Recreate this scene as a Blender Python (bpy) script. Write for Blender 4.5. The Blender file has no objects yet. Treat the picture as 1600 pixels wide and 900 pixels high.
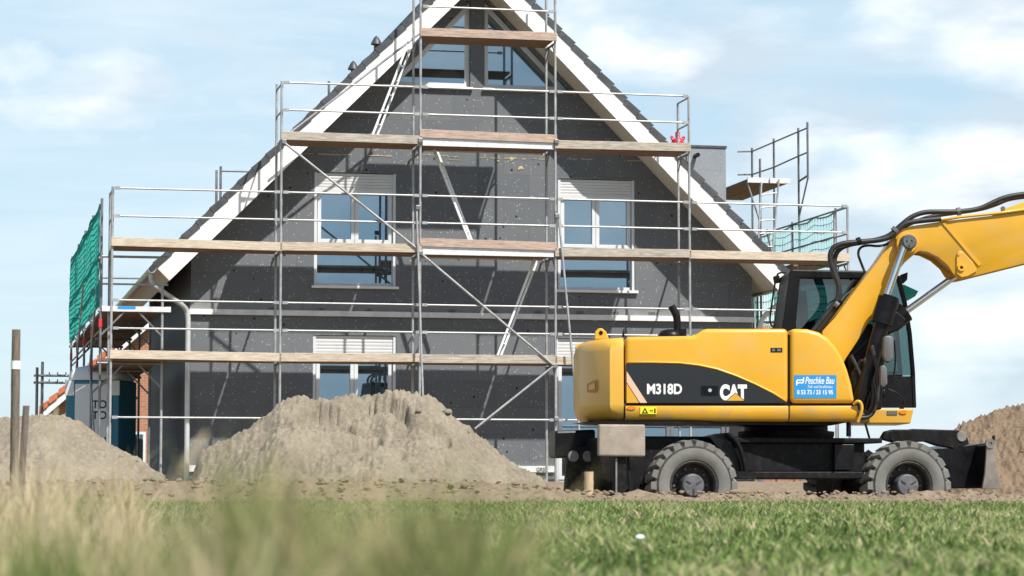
import bpy, bmesh, math, random
import numpy as np
from mathutils import Vector, Matrix, noise
from mathutils.geometry import tessellate_polygon

random.seed(7); rng = np.random.default_rng(7)
S = bpy.context.scene
COL = S.collection
R = math.radians
# ------------------------------------------------------------------ camera model (photo measured at 1600x900)
F = 4000.0; YH = 770.0; CZ = 0.30
PITCH = math.atan((YH - 450) / F)
CAM = Vector((0, 0, CZ))
FW = Vector((0, math.cos(PITCH), math.sin(PITCH))); UP = Vector((0, -math.sin(PITCH), math.cos(PITCH)))
def ray(px, py):
    return FW * F + Vector((1, 0, 0)) * (px - 800) + UP * (450 - py)
class Frame:
    """a ground frame: local x along, local y away, z = world z"""
    def __init__(s, ox, oy, th):
        s.o = (ox, oy); s.th = th; s.c = math.cos(th); s.s = math.sin(th)
    def loc(s, p):
        dx, dy = p[0] - s.o[0], p[1] - s.o[1]
        return Vector((dx * s.c + dy * s.s, -dx * s.s + dy * s.c, p[2]))
    def world(s, p):
        return Vector((s.o[0] + p[0] * s.c - p[1] * s.s, s.o[1] + p[0] * s.s + p[1] * s.c, p[2]))
    def hit(s, px, py, yl=0.0):
        d = ray(px, py)
        c = s.loc(CAM)
        dl = Vector((d.x * s.c + d.y * s.s, -d.x * s.s + d.y * s.c, d.z))
        k = (yl - c.y) / dl.y
        return c + dl * k
TH = R(12.3)
D1, D2 = 1.40, 2.14                       # scaffold inner / outer row distance from the wall
_p = ((655 - 800) / F * 46.5, 46.5)
HF = Frame(_p[0] - D2 * math.sin(TH), _p[1] + D2 * math.cos(TH), TH)
EF = Frame((1250 - 800) / F * 30.8, 30.8, TH)
UFR = Frame((1250 - 800) / F * 30.8, 30.8, R(1.5))        # the upper carriage is slewed a little against the wheels
WF = Frame(0, 0, 0)

# ------------------------------------------------------------------ object helpers
BASE = {}
def root(name, frame, base, label, cat, group=None, rz=0.0):
    o = bpy.data.objects.new(name, None); COL.objects.link(o)
    o.location = frame.world(base); o.rotation_euler = (0, 0, frame.th + rz); o.empty_display_size = .2
    o['label'] = label; o['category'] = cat
    if group: o['group'] = group
    BASE[o.name] = Vector(base)
    return o
def link(name, me, mat, parent=None, smooth=False):
    o = bpy.data.objects.new(name, me); COL.objects.link(o)
    if mat is not None and len(me.materials) == 0:
        for m in (mat if isinstance(mat, (list, tuple)) else [mat]): me.materials.append(m)
    if parent is not None:
        b = BASE[parent.name]
        me.transform(Matrix.Translation(-b))
        o.parent = parent; BASE[o.name] = b
    if smooth is True:
        me.polygons.foreach_set('use_smooth', [True] * len(me.polygons))
    elif smooth:
        me.polygons.foreach_set('use_smooth', [True] * len(me.polygons))
        me.set_sharp_from_angle(angle=R(smooth))
    return o
def tag(o, label, cat, group=None, kind=None):
    if label: o['label'] = label
    if cat: o['category'] = cat
    if group: o['group'] = group
    if kind: o['kind'] = kind
    return o
REMAP = None
class MB:
    def __init__(s): s.v = []; s.f = []
    def add(s, vs, fs):
        n = len(s.v); s.v += [tuple(v) for v in vs]; s.f += [tuple(i + n for i in f) for f in fs]; return s
    def box(s, x0, x1, y0, y1, z0, z1):
        return s.add([(x0,y0,z0),(x1,y0,z0),(x1,y1,z0),(x0,y1,z0),(x0,y0,z1),(x1,y0,z1),(x1,y1,z1),(x0,y1,z1)],
                     [(3,2,1,0),(4,5,6,7),(0,1,5,4),(1,2,6,5),(2,3,7,6),(3,0,4,7)])
    def bar(s, p, q, w, h, up=(0,0,1)):
        p, q = Vector(p), Vector(q); d = (q - p).normalized(); u = Vector(up)
        a = d.cross(u)
        if a.length < 1e-4: a = d.cross(Vector((0,1,0)))
        a.normalize(); b = a.cross(d).normalized()
        vs = []
        for c in (p, q):
            for i, j in ((-1,-1),(1,-1),(1,1),(-1,1)): vs.append(c + a*i*w/2 + b*j*h/2)
        return s.add(vs, [(0,3,2,1),(4,5,6,7),(0,1,5,4),(1,2,6,5),(2,3,7,6),(3,0,4,7)])
    def tube(s, p, q, r, n=8, r2=None):
        return s.path([p, q], r, n, r2)
    def path(s, pts, r, n=8, r2=None, caps=True):
        pts = [Vector(p) for p in pts]; m = len(pts); vs = []; fs = []
        t0 = (pts[1] - pts[0]).normalized()
        a = t0.cross(Vector((0,0,1)))
        if a.length < .05: a = t0.cross(Vector((1,0,0)))
        a.normalize()
        for i, p in enumerate(pts):
            t = (pts[min(i+1, m-1)] - pts[max(i-1, 0)]).normalized()
            a = (a - t * a.dot(t)).normalized(); b = t.cross(a)
            rr = r if r2 is None else r + (r2 - r) * i / (m - 1)
            for k in range(n):
                an = 2 * math.pi * k / n
                vs.append(p + (a * math.cos(an) + b * math.sin(an)) * rr)
        for i in range(m - 1):
            for k in range(n):
                k2 = (k + 1) % n
                fs.append((i*n+k, i*n+k2, (i+1)*n+k2, (i+1)*n+k))
        if caps:
            fs.append(tuple(range(n-1, -1, -1))); fs.append(tuple(range((m-1)*n, m*n)))
        return s.add(vs, fs)
    def prism(s, poly, y0, y1):
        """poly: (x,z) outline, extruded y0..y1"""
        n = len(poly)
        a = sum(poly[i][0]*poly[(i+1)%n][1]-poly[(i+1)%n][0]*poly[i][1] for i in range(n))
        if a < 0: poly = poly[::-1]
        vs = [(x, y0, z) for x, z in poly] + [(x, y1, z) for x, z in poly]
        fs = [tuple(range(n)), tuple(range(2*n-1, n-1, -1))]
        for i in range(n):
            j = (i+1) % n; fs.append((j, i, i+n, j+n))
        return s.add(vs, fs)
    def lathe_y(s, c, prof, n=48):
        """prof: (radius, y offset) pairs revolved round an axis along y through c"""
        vs = []; fs = []; m = len(prof)
        for k in range(n):
            an = 2*math.pi*k/n
            for r, y in prof: vs.append((c[0]+r*math.cos(an), c[1]+y, c[2]+r*math.sin(an)))
        for k in range(n):
            k2 = (k+1) % n
            for i in range(m-1): fs.append((k*m+i, k*m+i+1, k2*m+i+1, k2*m+i))
        return s.add(vs, fs)
    def lathe_z(s, c, prof, n=20):
        vs = []; fs = []; m = len(prof)
        for k in range(n):
            an = 2*math.pi*k/n
            for r, z in prof: vs.append((c[0]+r*math.cos(an), c[1]+r*math.sin(an), c[2]+z))
        for k in range(n):
            k2 = (k+1) % n
            for i in range(m-1): fs.append((k*m+i, k2*m+i, k2*m+i+1, k*m+i+1))
        return s.add(vs, fs)
    def rings(s, rings, cap=True):
        n = len(rings[0]); vs = [v for r in rings for v in r]; fs = []
        for i in range(len(rings)-1):
            for k in range(n):
                k2 = (k+1) % n; fs.append((i*n+k, i*n+k2, (i+1)*n+k2, (i+1)*n+k))
        if cap: fs.append(tuple(range(n-1,-1,-1))); fs.append(tuple(range((len(rings)-1)*n, len(rings)*n)))
        return s.add(vs, fs)
    def mesh(s, name, bevel=0, seg=2, angle=30):
        v_ = s.v if REMAP is None else [tuple(REMAP[1].loc(REMAP[0].world(v))) for v in s.v]
        me = bpy.data.meshes.new(name); me.from_pydata(v_, [], s.f); me.update()
        if bevel:
            bm = bmesh.new(); bm.from_mesh(me)
            bmesh.ops.recalc_face_normals(bm, faces=bm.faces)
            es = [e for e in bm.edges if len(e.link_faces) == 2 and e.calc_face_angle(0) > R(angle)]
            bmesh.ops.bevel(bm, geom=es, offset=bevel, segments=seg, affect='EDGES', profile=.5, clamp_overlap=True)
            bm.to_mesh(me); bm.free()
        return me
    def build(s, name, mat, parent=None, smooth=False, bevel=0, seg=2, angle=30):
        return link(name, s.mesh(name, bevel, seg, angle), mat, parent, smooth)

# ------------------------------------------------------------------ materials
def newmat(name):
    m = bpy.data.materials.new(name); m.use_nodes = True
    nt = m.node_tree; b = nt.nodes['Principled BSDF']; return m, nt, b
def nd(nt, t, **kw):
    n = nt.nodes.new(t)
    for k, v in kw.items():
        if k in n.inputs: n.inputs[k].default_value = v
        else: setattr(n, k, v)
    return n
def ramp(nt, fac, stops, interp='LINEAR'):
    r = nt.nodes.new('ShaderNodeValToRGB'); r.color_ramp.interpolation = interp
    el = r.color_ramp.elements
    while len(el) < len(stops): el.new(.5)
    for e, (p, c) in zip(el, stops):
        e.position = p; e.color = (c[0], c[1], c[2], 1) if hasattr(c, '__len__') else (c, c, c, 1)
    nt.links.new(fac, r.inputs[0]); return r
def mixc(nt, fac, a, b, mode='MIX'):
    m = nt.nodes.new('ShaderNodeMix'); m.data_type = 'RGBA'; m.blend_type = mode
    for sock, v in ((m.inputs[0], fac), (m.inputs[6], a), (m.inputs[7], b)):
        if hasattr(v, 'is_linked'): nt.links.new(v, sock)
        elif hasattr(v, '__len__'): sock.default_value = (v[0], v[1], v[2], 1)
        else: sock.default_value = v
    return m.outputs[2]
def objco(nt, scale=(1,1,1)):
    tc = nt.nodes.new('ShaderNodeTexCoord'); mp = nd(nt, 'ShaderNodeMapping'); mp.inputs['Scale'].default_value = scale
    nt.links.new(tc.outputs['Object'], mp.inputs[0]); return mp.outputs[0]
def noise_n(nt, vec, scale, detail=4, rough=.55):
    n = nd(nt, 'ShaderNodeTexNoise', Scale=scale, Detail=detail, Roughness=rough); nt.links.new(vec, n.inputs['Vector']); return n.outputs['Fac']
def bump(nt, b, h, strength=.3, dist=.02):
    n = nd(nt, 'ShaderNodeBump', Strength=strength, Distance=dist); nt.links.new(h, n.inputs['Height']); nt.links.new(n.outputs[0], b.inputs['Normal'])
def M(name, col, rough=.6, metal=0, var=.12, scale=4, stretch=(1,1,1), dirt=None, damt=.5, bmp=0, bscale=40, spec=.5, coat=0):
    m, nt, b = newmat(name)
    co = objco(nt, stretch)
    n = noise_n(nt, co, scale, 6)
    lo = [c*(1-var) for c in col]; hi = [min(1, c*(1+var)) for c in col]
    c = ramp(nt, n, [(.3, lo), (.7, hi)]).outputs[0]
    if dirt:
        n2 = noise_n(nt, co, scale*2.7, 8, .65)
        f = ramp(nt, n2, [(.5, 0), (.72, damt)]).outputs[0]
        c = mixc(nt, f, c, dirt)
    nt.links.new(c, b.inputs['Base Color'])
    b.inputs['Metallic'].default_value = metal; b.inputs['Specular IOR Level'].default_value = spec
    rr = ramp(nt, n, [(.2, max(.02, rough-.1)), (.8, min(1, rough+.1))]); nt.links.new(rr.outputs[0], b.inputs['Roughness'])
    if coat: b.inputs['Coat Weight'].default_value = coat; b.inputs['Coat Roughness'].default_value = .15
    if bmp: bump(nt, b, noise_n(nt, co, bscale, 6), bmp, .01)
    return m
galv = M('galvanised_steel', (.36,.37,.38), .5, .3, .22, 6, dirt=(.22,.20,.18), damt=.7)
galv_dark = M('weathered_galvanised_steel', (.20,.21,.22), .5, .4, .3, 5, dirt=(.16,.10,.06), damt=.7)
alu = M('aluminium', (.78,.79,.80), .45, .15, .1, 8)
white_steel = M('pale_deck_steel', (.66,.68,.70), .5, .1, .1, 5, dirt=(.35,.33,.3), damt=.5)
wood = M('weathered_pine', (.47,.40,.32), .85, 0, .3, 3, (1.2,14,14), dirt=(.24,.18,.14), damt=.6, bmp=.3, bscale=20, spec=.2)
wood_grey = M('grey_weathered_pine', (.40,.36,.31), .85, 0, .35, 3, (1.2,14,14), dirt=(.20,.16,.13), damt=.8, bmp=.3, bscale=20, spec=.2)
wood_pale = M('pale_scaffold_pine', (.52,.45,.36), .85, 0, .25, 2.5, (1.5,14,14), dirt=(.30,.22,.16), damt=.6, bmp=.3, bscale=20, spec=.2)
wood_red = M('reddish_weathered_pine', (.43,.33,.275), .85, 0, .3, 3, (1.2,14,14), dirt=(.16,.09,.07), damt=.7, bmp=.3, bscale=20, spec=.2)
wood_deck = M('brown_plywood_deck', (.20,.12,.065), .8, 0, .3, 3, (1,10,10), dirt=(.08,.05,.03), damt=.6)
old_wood = M('grey_fence_wood', (.165,.13,.105), .9, 0, .35, 5, (10,10,1), dirt=(.06,.05,.04), damt=.7, bmp=.5, bscale=25)
fresh_wood = M('fresh_cut_wood', (.44,.34,.22), .8, 0, .15, 6, (8,8,1))
white_paint = M('white_verge_paint', (.82,.82,.81), .55, 0, .04, 3)
soffit_m = M('cream_soffit_boards', (.68,.64,.56), .7, 0, .06, 4)
tile_m = M('anthracite_roof_tile', (.055,.06,.068), .5, 0, .3, 6)
frame_m = M('pale_grey_window_frame', (.60,.63,.66), .35, 0, .04, 3)
shutter_m = M('light_grey_shutter', (.62,.63,.64), .4, .1, .04, 3)
sill_m = M('white_sill', (.78,.78,.76), .45, 0, .05, 3)
zinc = M('zinc_gutter', (.60,.62,.62), .4, .35, .12, 6)
lit_wall_m = M('lit_wall_grey', (.20,.205,.21), .7, 0, .15, 3, dirt=(.12,.12,.12), damt=.6)  # lit zone of the insulation wall, put into a paler grey
plinth_m = M('white_plinth_rail', (.70,.71,.71), .5, 0, .08, 3, dirt=(.4,.4,.38), damt=.5)
yellow = M('yellow_machine_paint', (.66,.348,.022), .36, 0, .07, 1.2, dirt=(.52,.35,.12), damt=.55, coat=.2)
yellow_low = M('dusty_yellow_paint', (.64,.335,.022), .42, 0, .08, 1.5, dirt=(.40,.28,.13), damt=.7, coat=.1)
recess_m = M('shaded_yellow_recess', (.42,.20,.015), .5, 0, .1, 3)  # inset shade put into a darker yellow, as the recess plate has no depth
yellow_cw = M('faded_yellow_paint', (.66,.37,.045), .42, 0, .06, 1.5, dirt=(.55,.36,.10), damt=.4, coat=.2)
black_paint = M('black_machine_paint', (.006,.006,.008), .35, 0, .3, 4, dirt=(.022,.02,.018), damt=.5, spec=.22)
black_gloss = M('black_gloss_panel', (.008,.009,.012), .2, 0, .2, 3, coat=.3)
black_steel = M('dusty_black_steel', (.008,.008,.009), .55, 0, .4, 5, dirt=(.035,.03,.025), damt=.6, spec=.15)
tyre_m = M('dusty_tyre_rubber', (.165,.166,.155), .9, 0, .16, 5, dirt=(.22,.20,.17), damt=.35, bmp=.3, bscale=40, spec=.2)
tyre_dark = M('gap_shaded_tyre_rubber', (.045,.045,.042), .9, 0, .3, 8, dirt=(.10,.09,.075), damt=.5, spec=.2)  # bare carcass rubber plus the shade between tread lugs, put into the colour
rim_m = M('dark_wheel_rim', (.03,.028,.026), .6, .1, .4, 8, dirt=(.14,.10,.07), damt=.8)
hub_m = M('grey_blue_hub', (.11,.115,.13), .5, .2, .3, 9, dirt=(.25,.22,.18), damt=.6)
hose_m = M('black_hose_rubber', (.018,.018,.02), .5, 0, .3, 12)
chrome = M('chromed_rod', (.75,.76,.78), .15, 1, .03, 3)
grey_plastic = M('grey_plastic', (.115,.115,.12), .5, 0, .1, 5)
beige_pad = M('scuffed_beige_steel', (.29,.25,.205), .7, 0, .2, 5, dirt=(.24,.16,.11), damt=.7, bmp=.2, bscale=30)
worn_blade = M('worn_blade_steel', (.20,.185,.17), .5, .3, .35, 5, dirt=(.30,.24,.17), damt=.7)
white_letter = M('white_lettering', (.80,.80,.80), .4, 0, .01, 3)
grey_letter = M('grey_lettering', (.06,.065,.07), .6, 0, .1, 3)
pink_stripe = M('pale_pink_stripe', (.70,.46,.34), .4, 0, .03, 3)
blue_sticker = M('blue_sticker_film', (.02,.27,.62), .35, 0, .04, 3)
sticker_yellow = M('warning_yellow_film', (.72,.68,.02), .4, 0, .04, 3)
orange_lens = M('orange_reflector', (.75,.20,.01), .25, 0, .05, 20)
red_paint = M('red_enamel', (.62,.02,.04), .35, 0, .08, 6)
net_m = M('green_safety_net', (.012,.30,.25), .7, 0, .25, 8)
net_pale = M('pale_green_net', (.11,.52,.42), .7, 0, .2, 8)
blue_plastic = M('teal_blue_plastic', (.018,.17,.26), .45, 0, .08, 4)
white_plastic = M('white_plastic', (.66,.69,.70), .45, 0, .05, 4)
brick_trim = M('orange_verge_tile', (.50,.14,.06), .7, 0, .2, 8)
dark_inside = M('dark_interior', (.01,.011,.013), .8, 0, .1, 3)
skin_teal = M('teal_flag_cloth', (.0,.38,.34), .6, 0, .1, 5)

def eps_material(name='graphite_insulation_board', kk=1.28):
    m, nt, b = newmat(name)
    tc = nt.nodes.new('ShaderNodeTexCoord')
    sp = nt.nodes.new('ShaderNodeSeparateXYZ'); nt.links.new(tc.outputs['Object'], sp.inputs[0])
    ad = nd(nt, 'ShaderNodeMath', operation='ADD'); nt.links.new(sp.outputs[0], ad.inputs[0]); nt.links.new(sp.outputs[1], ad.inputs[1])
    cb = nt.nodes.new('ShaderNodeCombineXYZ'); nt.links.new(ad.outputs[0], cb.inputs[0]); nt.links.new(sp.outputs[2], cb.inputs[1])
    br = nt.nodes.new('ShaderNodeTexBrick'); nt.links.new(cb.outputs[0], br.inputs[0])
    for k, v in dict(Scale=1.0).items(): br.inputs[k].default_value = v
    br.inputs['Mortar Size'].default_value = .004; br.inputs['Brick Width'].default_value = 1.0; br.inputs['Row Height'].default_value = .5
    br.inputs['Color1'].default_value = (.098*kk*.95,.103*kk,.110*kk*1.06,1); br.inputs['Color2'].default_value = (.118*kk*.95,.122*kk,.128*kk*1.06,1); br.inputs['Mortar'].default_value = (.07*kk,.072*kk,.078*kk,1)
    co = tc.outputs['Object']
    c = mixc(nt, ramp(nt, noise_n(nt, co, 1.3, 6), [(.35, 0), (.7, .6)]).outputs[0], br.outputs[0], (.125*kk*.97,.127*kk,.131*kk))
    v = nd(nt, 'ShaderNodeTexVoronoi', Scale=22.0); nt.links.new(co, v.inputs['Vector'])
    sv = nt.nodes.new('ShaderNodeSeparateColor'); nt.links.new(v.outputs['Color'], sv.inputs[0])
    th = nd(nt, 'ShaderNodeMath', operation='MULTIPLY'); nt.links.new(sv.outputs[0], th.inputs[0]); th.inputs[1].default_value = .42
    sub = nd(nt, 'ShaderNodeMath', operation='SUBTRACT'); sub.inputs[1].default_value = .13; nt.links.new(th.outputs[0], sub.inputs[0])
    lt = nd(nt, 'ShaderNodeMath', operation='LESS_THAN'); nt.links.new(v.outputs['Distance'], lt.inputs[0]); nt.links.new(sub.outputs[0], lt.inputs[1])
    sf_ = nd(nt, 'ShaderNodeMath', operation='MULTIPLY'); sf_.inputs[1].default_value = .8; nt.links.new(lt.outputs[0], sf_.inputs[0]); c = mixc(nt, sf_.outputs[0], c, (.42,.42,.41))
    v2 = nd(nt, 'ShaderNodeTexVoronoi', Scale=4.3); nt.links.new(co, v2.inputs['Vector'])
    s2 = nt.nodes.new('ShaderNodeSeparateColor'); nt.links.new(v2.outputs['Color'], s2.inputs[0])
    t2 = nd(nt, 'ShaderNodeMath', operation='MULTIPLY'); nt.links.new(s2.outputs[1], t2.inputs[0]); t2.inputs[1].default_value = .11
    l2 = nd(nt, 'ShaderNodeMath', operation='LESS_THAN'); nt.links.new(v2.outputs['Distance'], l2.inputs[0]); nt.links.new(t2.outputs[0], l2.inputs[1])
    c = mixc(nt, l2.outputs[0], c, (.03,.03,.03))
    nt.links.new(c, b.inputs['Base Color']); b.inputs['Roughness'].default_value = .85; b.inputs['Specular IOR Level'].default_value = .2
    bump(nt, b, noise_n(nt, co, 60, 4), .25, .01)
    return m
eps = eps_material(); eps_pale = eps_material('pale_insulation_board', 2.4)
def brick_material(name, a, b_, w=.25, h=.085):
    m, nt, b = newmat(name)
    tc = nt.nodes.new('ShaderNodeTexCoord'); sp = nt.nodes.new('ShaderNodeSeparateXYZ'); nt.links.new(tc.outputs['Object'], sp.inputs[0])
    ad = nd(nt, 'ShaderNodeMath', operation='ADD'); nt.links.new(sp.outputs[0], ad.inputs[0]); nt.links.new(sp.outputs[1], ad.inputs[1])
    cb = nt.nodes.new('ShaderNodeCombineXYZ'); nt.links.new(ad.outputs[0], cb.inputs[0]); nt.links.new(sp.outputs[2], cb.inputs[1])
    br = nt.nodes.new('ShaderNodeTexBrick'); nt.links.new(cb.outputs[0], br.inputs[0])
    br.inputs['Scale'].default_value = 1; br.inputs['Mortar Size'].default_value = .008; br.inputs['Brick Width'].default_value = w; br.inputs['Row Height'].default_value = h
    br.inputs['Color1'].default_value = (*a, 1); br.inputs['Color2'].default_value = (*b_, 1); br.inputs['Mortar'].default_value = (.35,.30,.26,1)
    nt.links.new(br.outputs[0], b.inputs['Base Color']); b.inputs['Roughness'].default_value = .9
    return m
brick_m = brick_material('orange_brick', (.42,.17,.09), (.33,.12,.065))
rtile_m = brick_material('orange_clay_tile', (.46,.13,.06), (.38,.10,.05), .3, .35)
def pane_material():
    m, nt, b = newmat('coated_window_glass')
    out = nt.nodes['Material Output']
    b.inputs['Base Color'].default_value = (.012,.016,.02,1); b.inputs['Roughness'].default_value = .1
    g = nd(nt, 'ShaderNodeBsdfGlossy', Roughness=.01); g.inputs['Color'].default_value = (.40,.56,.69,1)
    n = noise_n(nt, objco(nt), .8, 2)
    bp = nd(nt, 'ShaderNodeBump', Strength=.04, Distance=.02); nt.links.new(n, bp.inputs['Height']); nt.links.new(bp.outputs[0], g.inputs['Normal'])
    mx = nd(nt, 'ShaderNodeMixShader', Fac=.5)
    nt.links.new(b.outputs[0], mx.inputs[1]); nt.links.new(g.outputs[0], mx.inputs[2]); nt.links.new(mx.outputs[0], out.inputs[0])
    return m
pane_m = pane_material()
def cabglass_material():
    m, nt, b = newmat('tinted_cab_glass')
    out = nt.nodes['Material Output']
    t = nd(nt, 'ShaderNodeBsdfTransparent'); t.inputs[0].default_value = (.36,.53,.53,1)
    g = nd(nt, 'ShaderNodeBsdfGlossy', Roughness=.02)
    mx = nd(nt, 'ShaderNodeMixShader', Fac=.10)
    nt.links.new(t.outputs[0], mx.inputs[1]); nt.links.new(g.outputs[0], mx.inputs[2]); nt.links.new(mx.outputs[0], out.inputs[0])
    return m
cabglass = cabglass_material()
def earth(name, a, b_, c_, scale=3, bscale=30, bstr=.8):
    m, nt, b = newmat(name); co = objco(nt)
    n = noise_n(nt, co, scale, 8, .6); n2 = noise_n(nt, co, scale*9, 6, .7)
    c = ramp(nt, n, [(.3, a), (.7, b_)]).outputs[0]
    c = mixc(nt, ramp(nt, n2, [(.45, 0), (.75, .75)]).outputs[0], c, c_)
    n3 = noise_n(nt, co, 95, 3, .7)
    c = mixc(nt, ramp(nt, n3, [(.52, 0), (.62, .45)]).outputs[0], c, [x*.62 for x in a])
    nt.links.new(c, b.inputs['Base Color']); b.inputs['Roughness'].default_value = .95; b.inputs['Specular IOR Level'].default_value = .15
    bump(nt, b, noise_n(nt, co, bscale, 8, .75), bstr, .04)
    return m
sand_m = earth('pale_sand', (.225,.195,.15), (.345,.30,.23), (.44,.39,.31), scale=1.6, bscale=26, bstr=1.0)
sand_tan = earth('tan_sand', (.20,.145,.098), (.28,.208,.142), (.34,.265,.19), bscale=24, bstr=1.0)

# ------------------------------------------------------------------ ground
def sst(a, b, x):
    t = np.clip((x - a) / (b - a), 0, 1); return t*t*(3-2*t)
def ground_smooth(X, Y):
    X = np.asarray(X, float); Y = np.asarray(Y, float)
    z = .18 * sst(6, 27, Y)
    pit = sst(.1, 1.4, X) * sst(28.2, 29.3, Y) * (1 - sst(35, 43, Y))
    base = .18 + .30 * sst(28, 42, Y)
    z = np.where(Y > 27, base, z) * (1 - pit) + pit * (-.165)
    crest = .105 + .135 * (1 - sst(-.6, 1.2, X))
    z = z + crest * np.exp(-((Y - 27.9) / .55) ** 2)
    return z
def fbm(x, y, z=0.0, H=.9, lac=2.1, o=6):
    return noise.fractal(Vector((x, y, z)), H, lac, o)
xs = np.concatenate([[-3000,-700,-200,-80,-40,-22,-15], np.arange(-9, 10.01, .07), [15,22,40,80,200,700,3000]])
ys = np.concatenate([[-600,-150,-50,-20,-8,-3,0], np.arange(1.5, 25, .3), np.arange(25, 32, .05), np.arange(32, 62, .5), [70,90,130,250,600,1500,3500]])
GX, GY = np.meshgrid(xs, ys); GZ = ground_smooth(GX, GY)
for j in range(len(ys)):
    yy = ys[j]
    if not (1 < yy < 62): continue
    for i in range(len(xs)):
        xx = xs[i]
        if abs(xx) > 10: continue
        w = math.exp(-((yy - 27.9) / .95) ** 2)
        n = fbm(xx*1.1, yy*1.1)
        GZ[j, i] += .012*n
        if w > .02:
            GZ[j, i] += w*(.06*fbm(xx*1.7, yy*2.2, 3.1) + .10*abs(fbm(xx*5, yy*5, 9.7)) + .03*fbm(xx*14, yy*14, 1.7) - .045)
        elif yy > 28.5: GZ[j, i] += .02*fbm(xx*3, yy*3, 5.0)
nx, ny = len(xs), len(ys)
verts = np.stack([GX.ravel(), GY.ravel(), GZ.ravel()], 1)
idx = np.arange(nx*ny).reshape(ny, nx)
quads = np.stack([idx[:-1,:-1].ravel(), idx[:-1,1:].ravel(), idx[1:,1:].ravel(), idx[1:,:-1].ravel()], 1)
def np_mesh(name, verts, faces, k):
    me = bpy.data.meshes.new(name)
    me.vertices.add(len(verts)); me.vertices.foreach_set('co', np.ascontiguousarray(verts, dtype=np.float32).ravel())
    me.loops.add(len(faces)*k); me.loops.foreach_set('vertex_index', np.ascontiguousarray(faces, dtype=np.int32).ravel())
    me.polygons.add(len(faces)); me.polygons.foreach_set('loop_start', np.arange(0, len(faces)*k, k, dtype=np.int32))
    me.update(calc_edges=True); me.validate()
    return me
def ground_material():
    m, nt, b = newmat('field_and_soil')
    co = objco(nt); sp = nt.nodes.new('ShaderNodeSeparateXYZ'); nt.links.new(co, sp.inputs[0])
    n = noise_n(nt, co, 1.2, 6); n2 = noise_n(nt, co, 14, 8, .7)
    soil = ramp(nt, n2, [(.3, (.15,.115,.08)), (.5, (.25,.195,.14)), (.75, (.36,.295,.215))]).outputs[0]
    soil = mixc(nt, ramp(nt, n, [(.45, 0), (.7, .6)]).outputs[0], soil, (.29,.23,.165))
    turf = ramp(nt, n2, [(.3, (.045,.065,.018)), (.7, (.10,.13,.04))]).outputs[0]
    turf = mixc(nt, ramp(nt, n, [(.55, 0), (.7, .5)]).outputs[0], turf, (.20,.16,.08))
    mu = nd(nt, 'ShaderNodeMath', operation='MULTIPLY_ADD'); nt.links.new(n, mu.inputs[0]); mu.inputs[1].default_value = 1.2; mu.inputs[2].default_value = -.6
    ad = nd(nt, 'ShaderNodeMath', operation='ADD'); nt.links.new(sp.outputs[1], ad.inputs[0]); nt.links.new(mu.outputs[0], ad.inputs[1])
    mr = nd(nt, 'ShaderNodeMapRange'); nt.links.new(ad.outputs[0], mr.inputs[0]); mr.inputs[1].default_value = 26.6; mr.inputs[2].default_value = 27.1
    far = nd(nt, 'ShaderNodeMapRange'); nt.links.new(sp.outputs[1], far.inputs[0]); far.inputs[1].default_value = 62; far.inputs[2].default_value = 75
    c = mixc(nt, mr.outputs[0], turf, soil); c = mixc(nt, far.outputs[0], c, turf)
    nt.links.new(c, b.inputs['Base Color']); b.inputs['Roughness'].default_value = .95; b.inputs['Specular IOR Level'].default_value = .1
    bump(nt, b, noise_n(nt, co, 22, 8, .75), .8, .04)
    return m
g = link('ground', np_mesh('ground', verts, quads, 4), ground_material(), smooth=True)
tag(g, 'flat field with a churned bank of brown soil along its far edge', None, kind='structure')
def gz(x, y): return float(ground_smooth(x, y))

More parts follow.
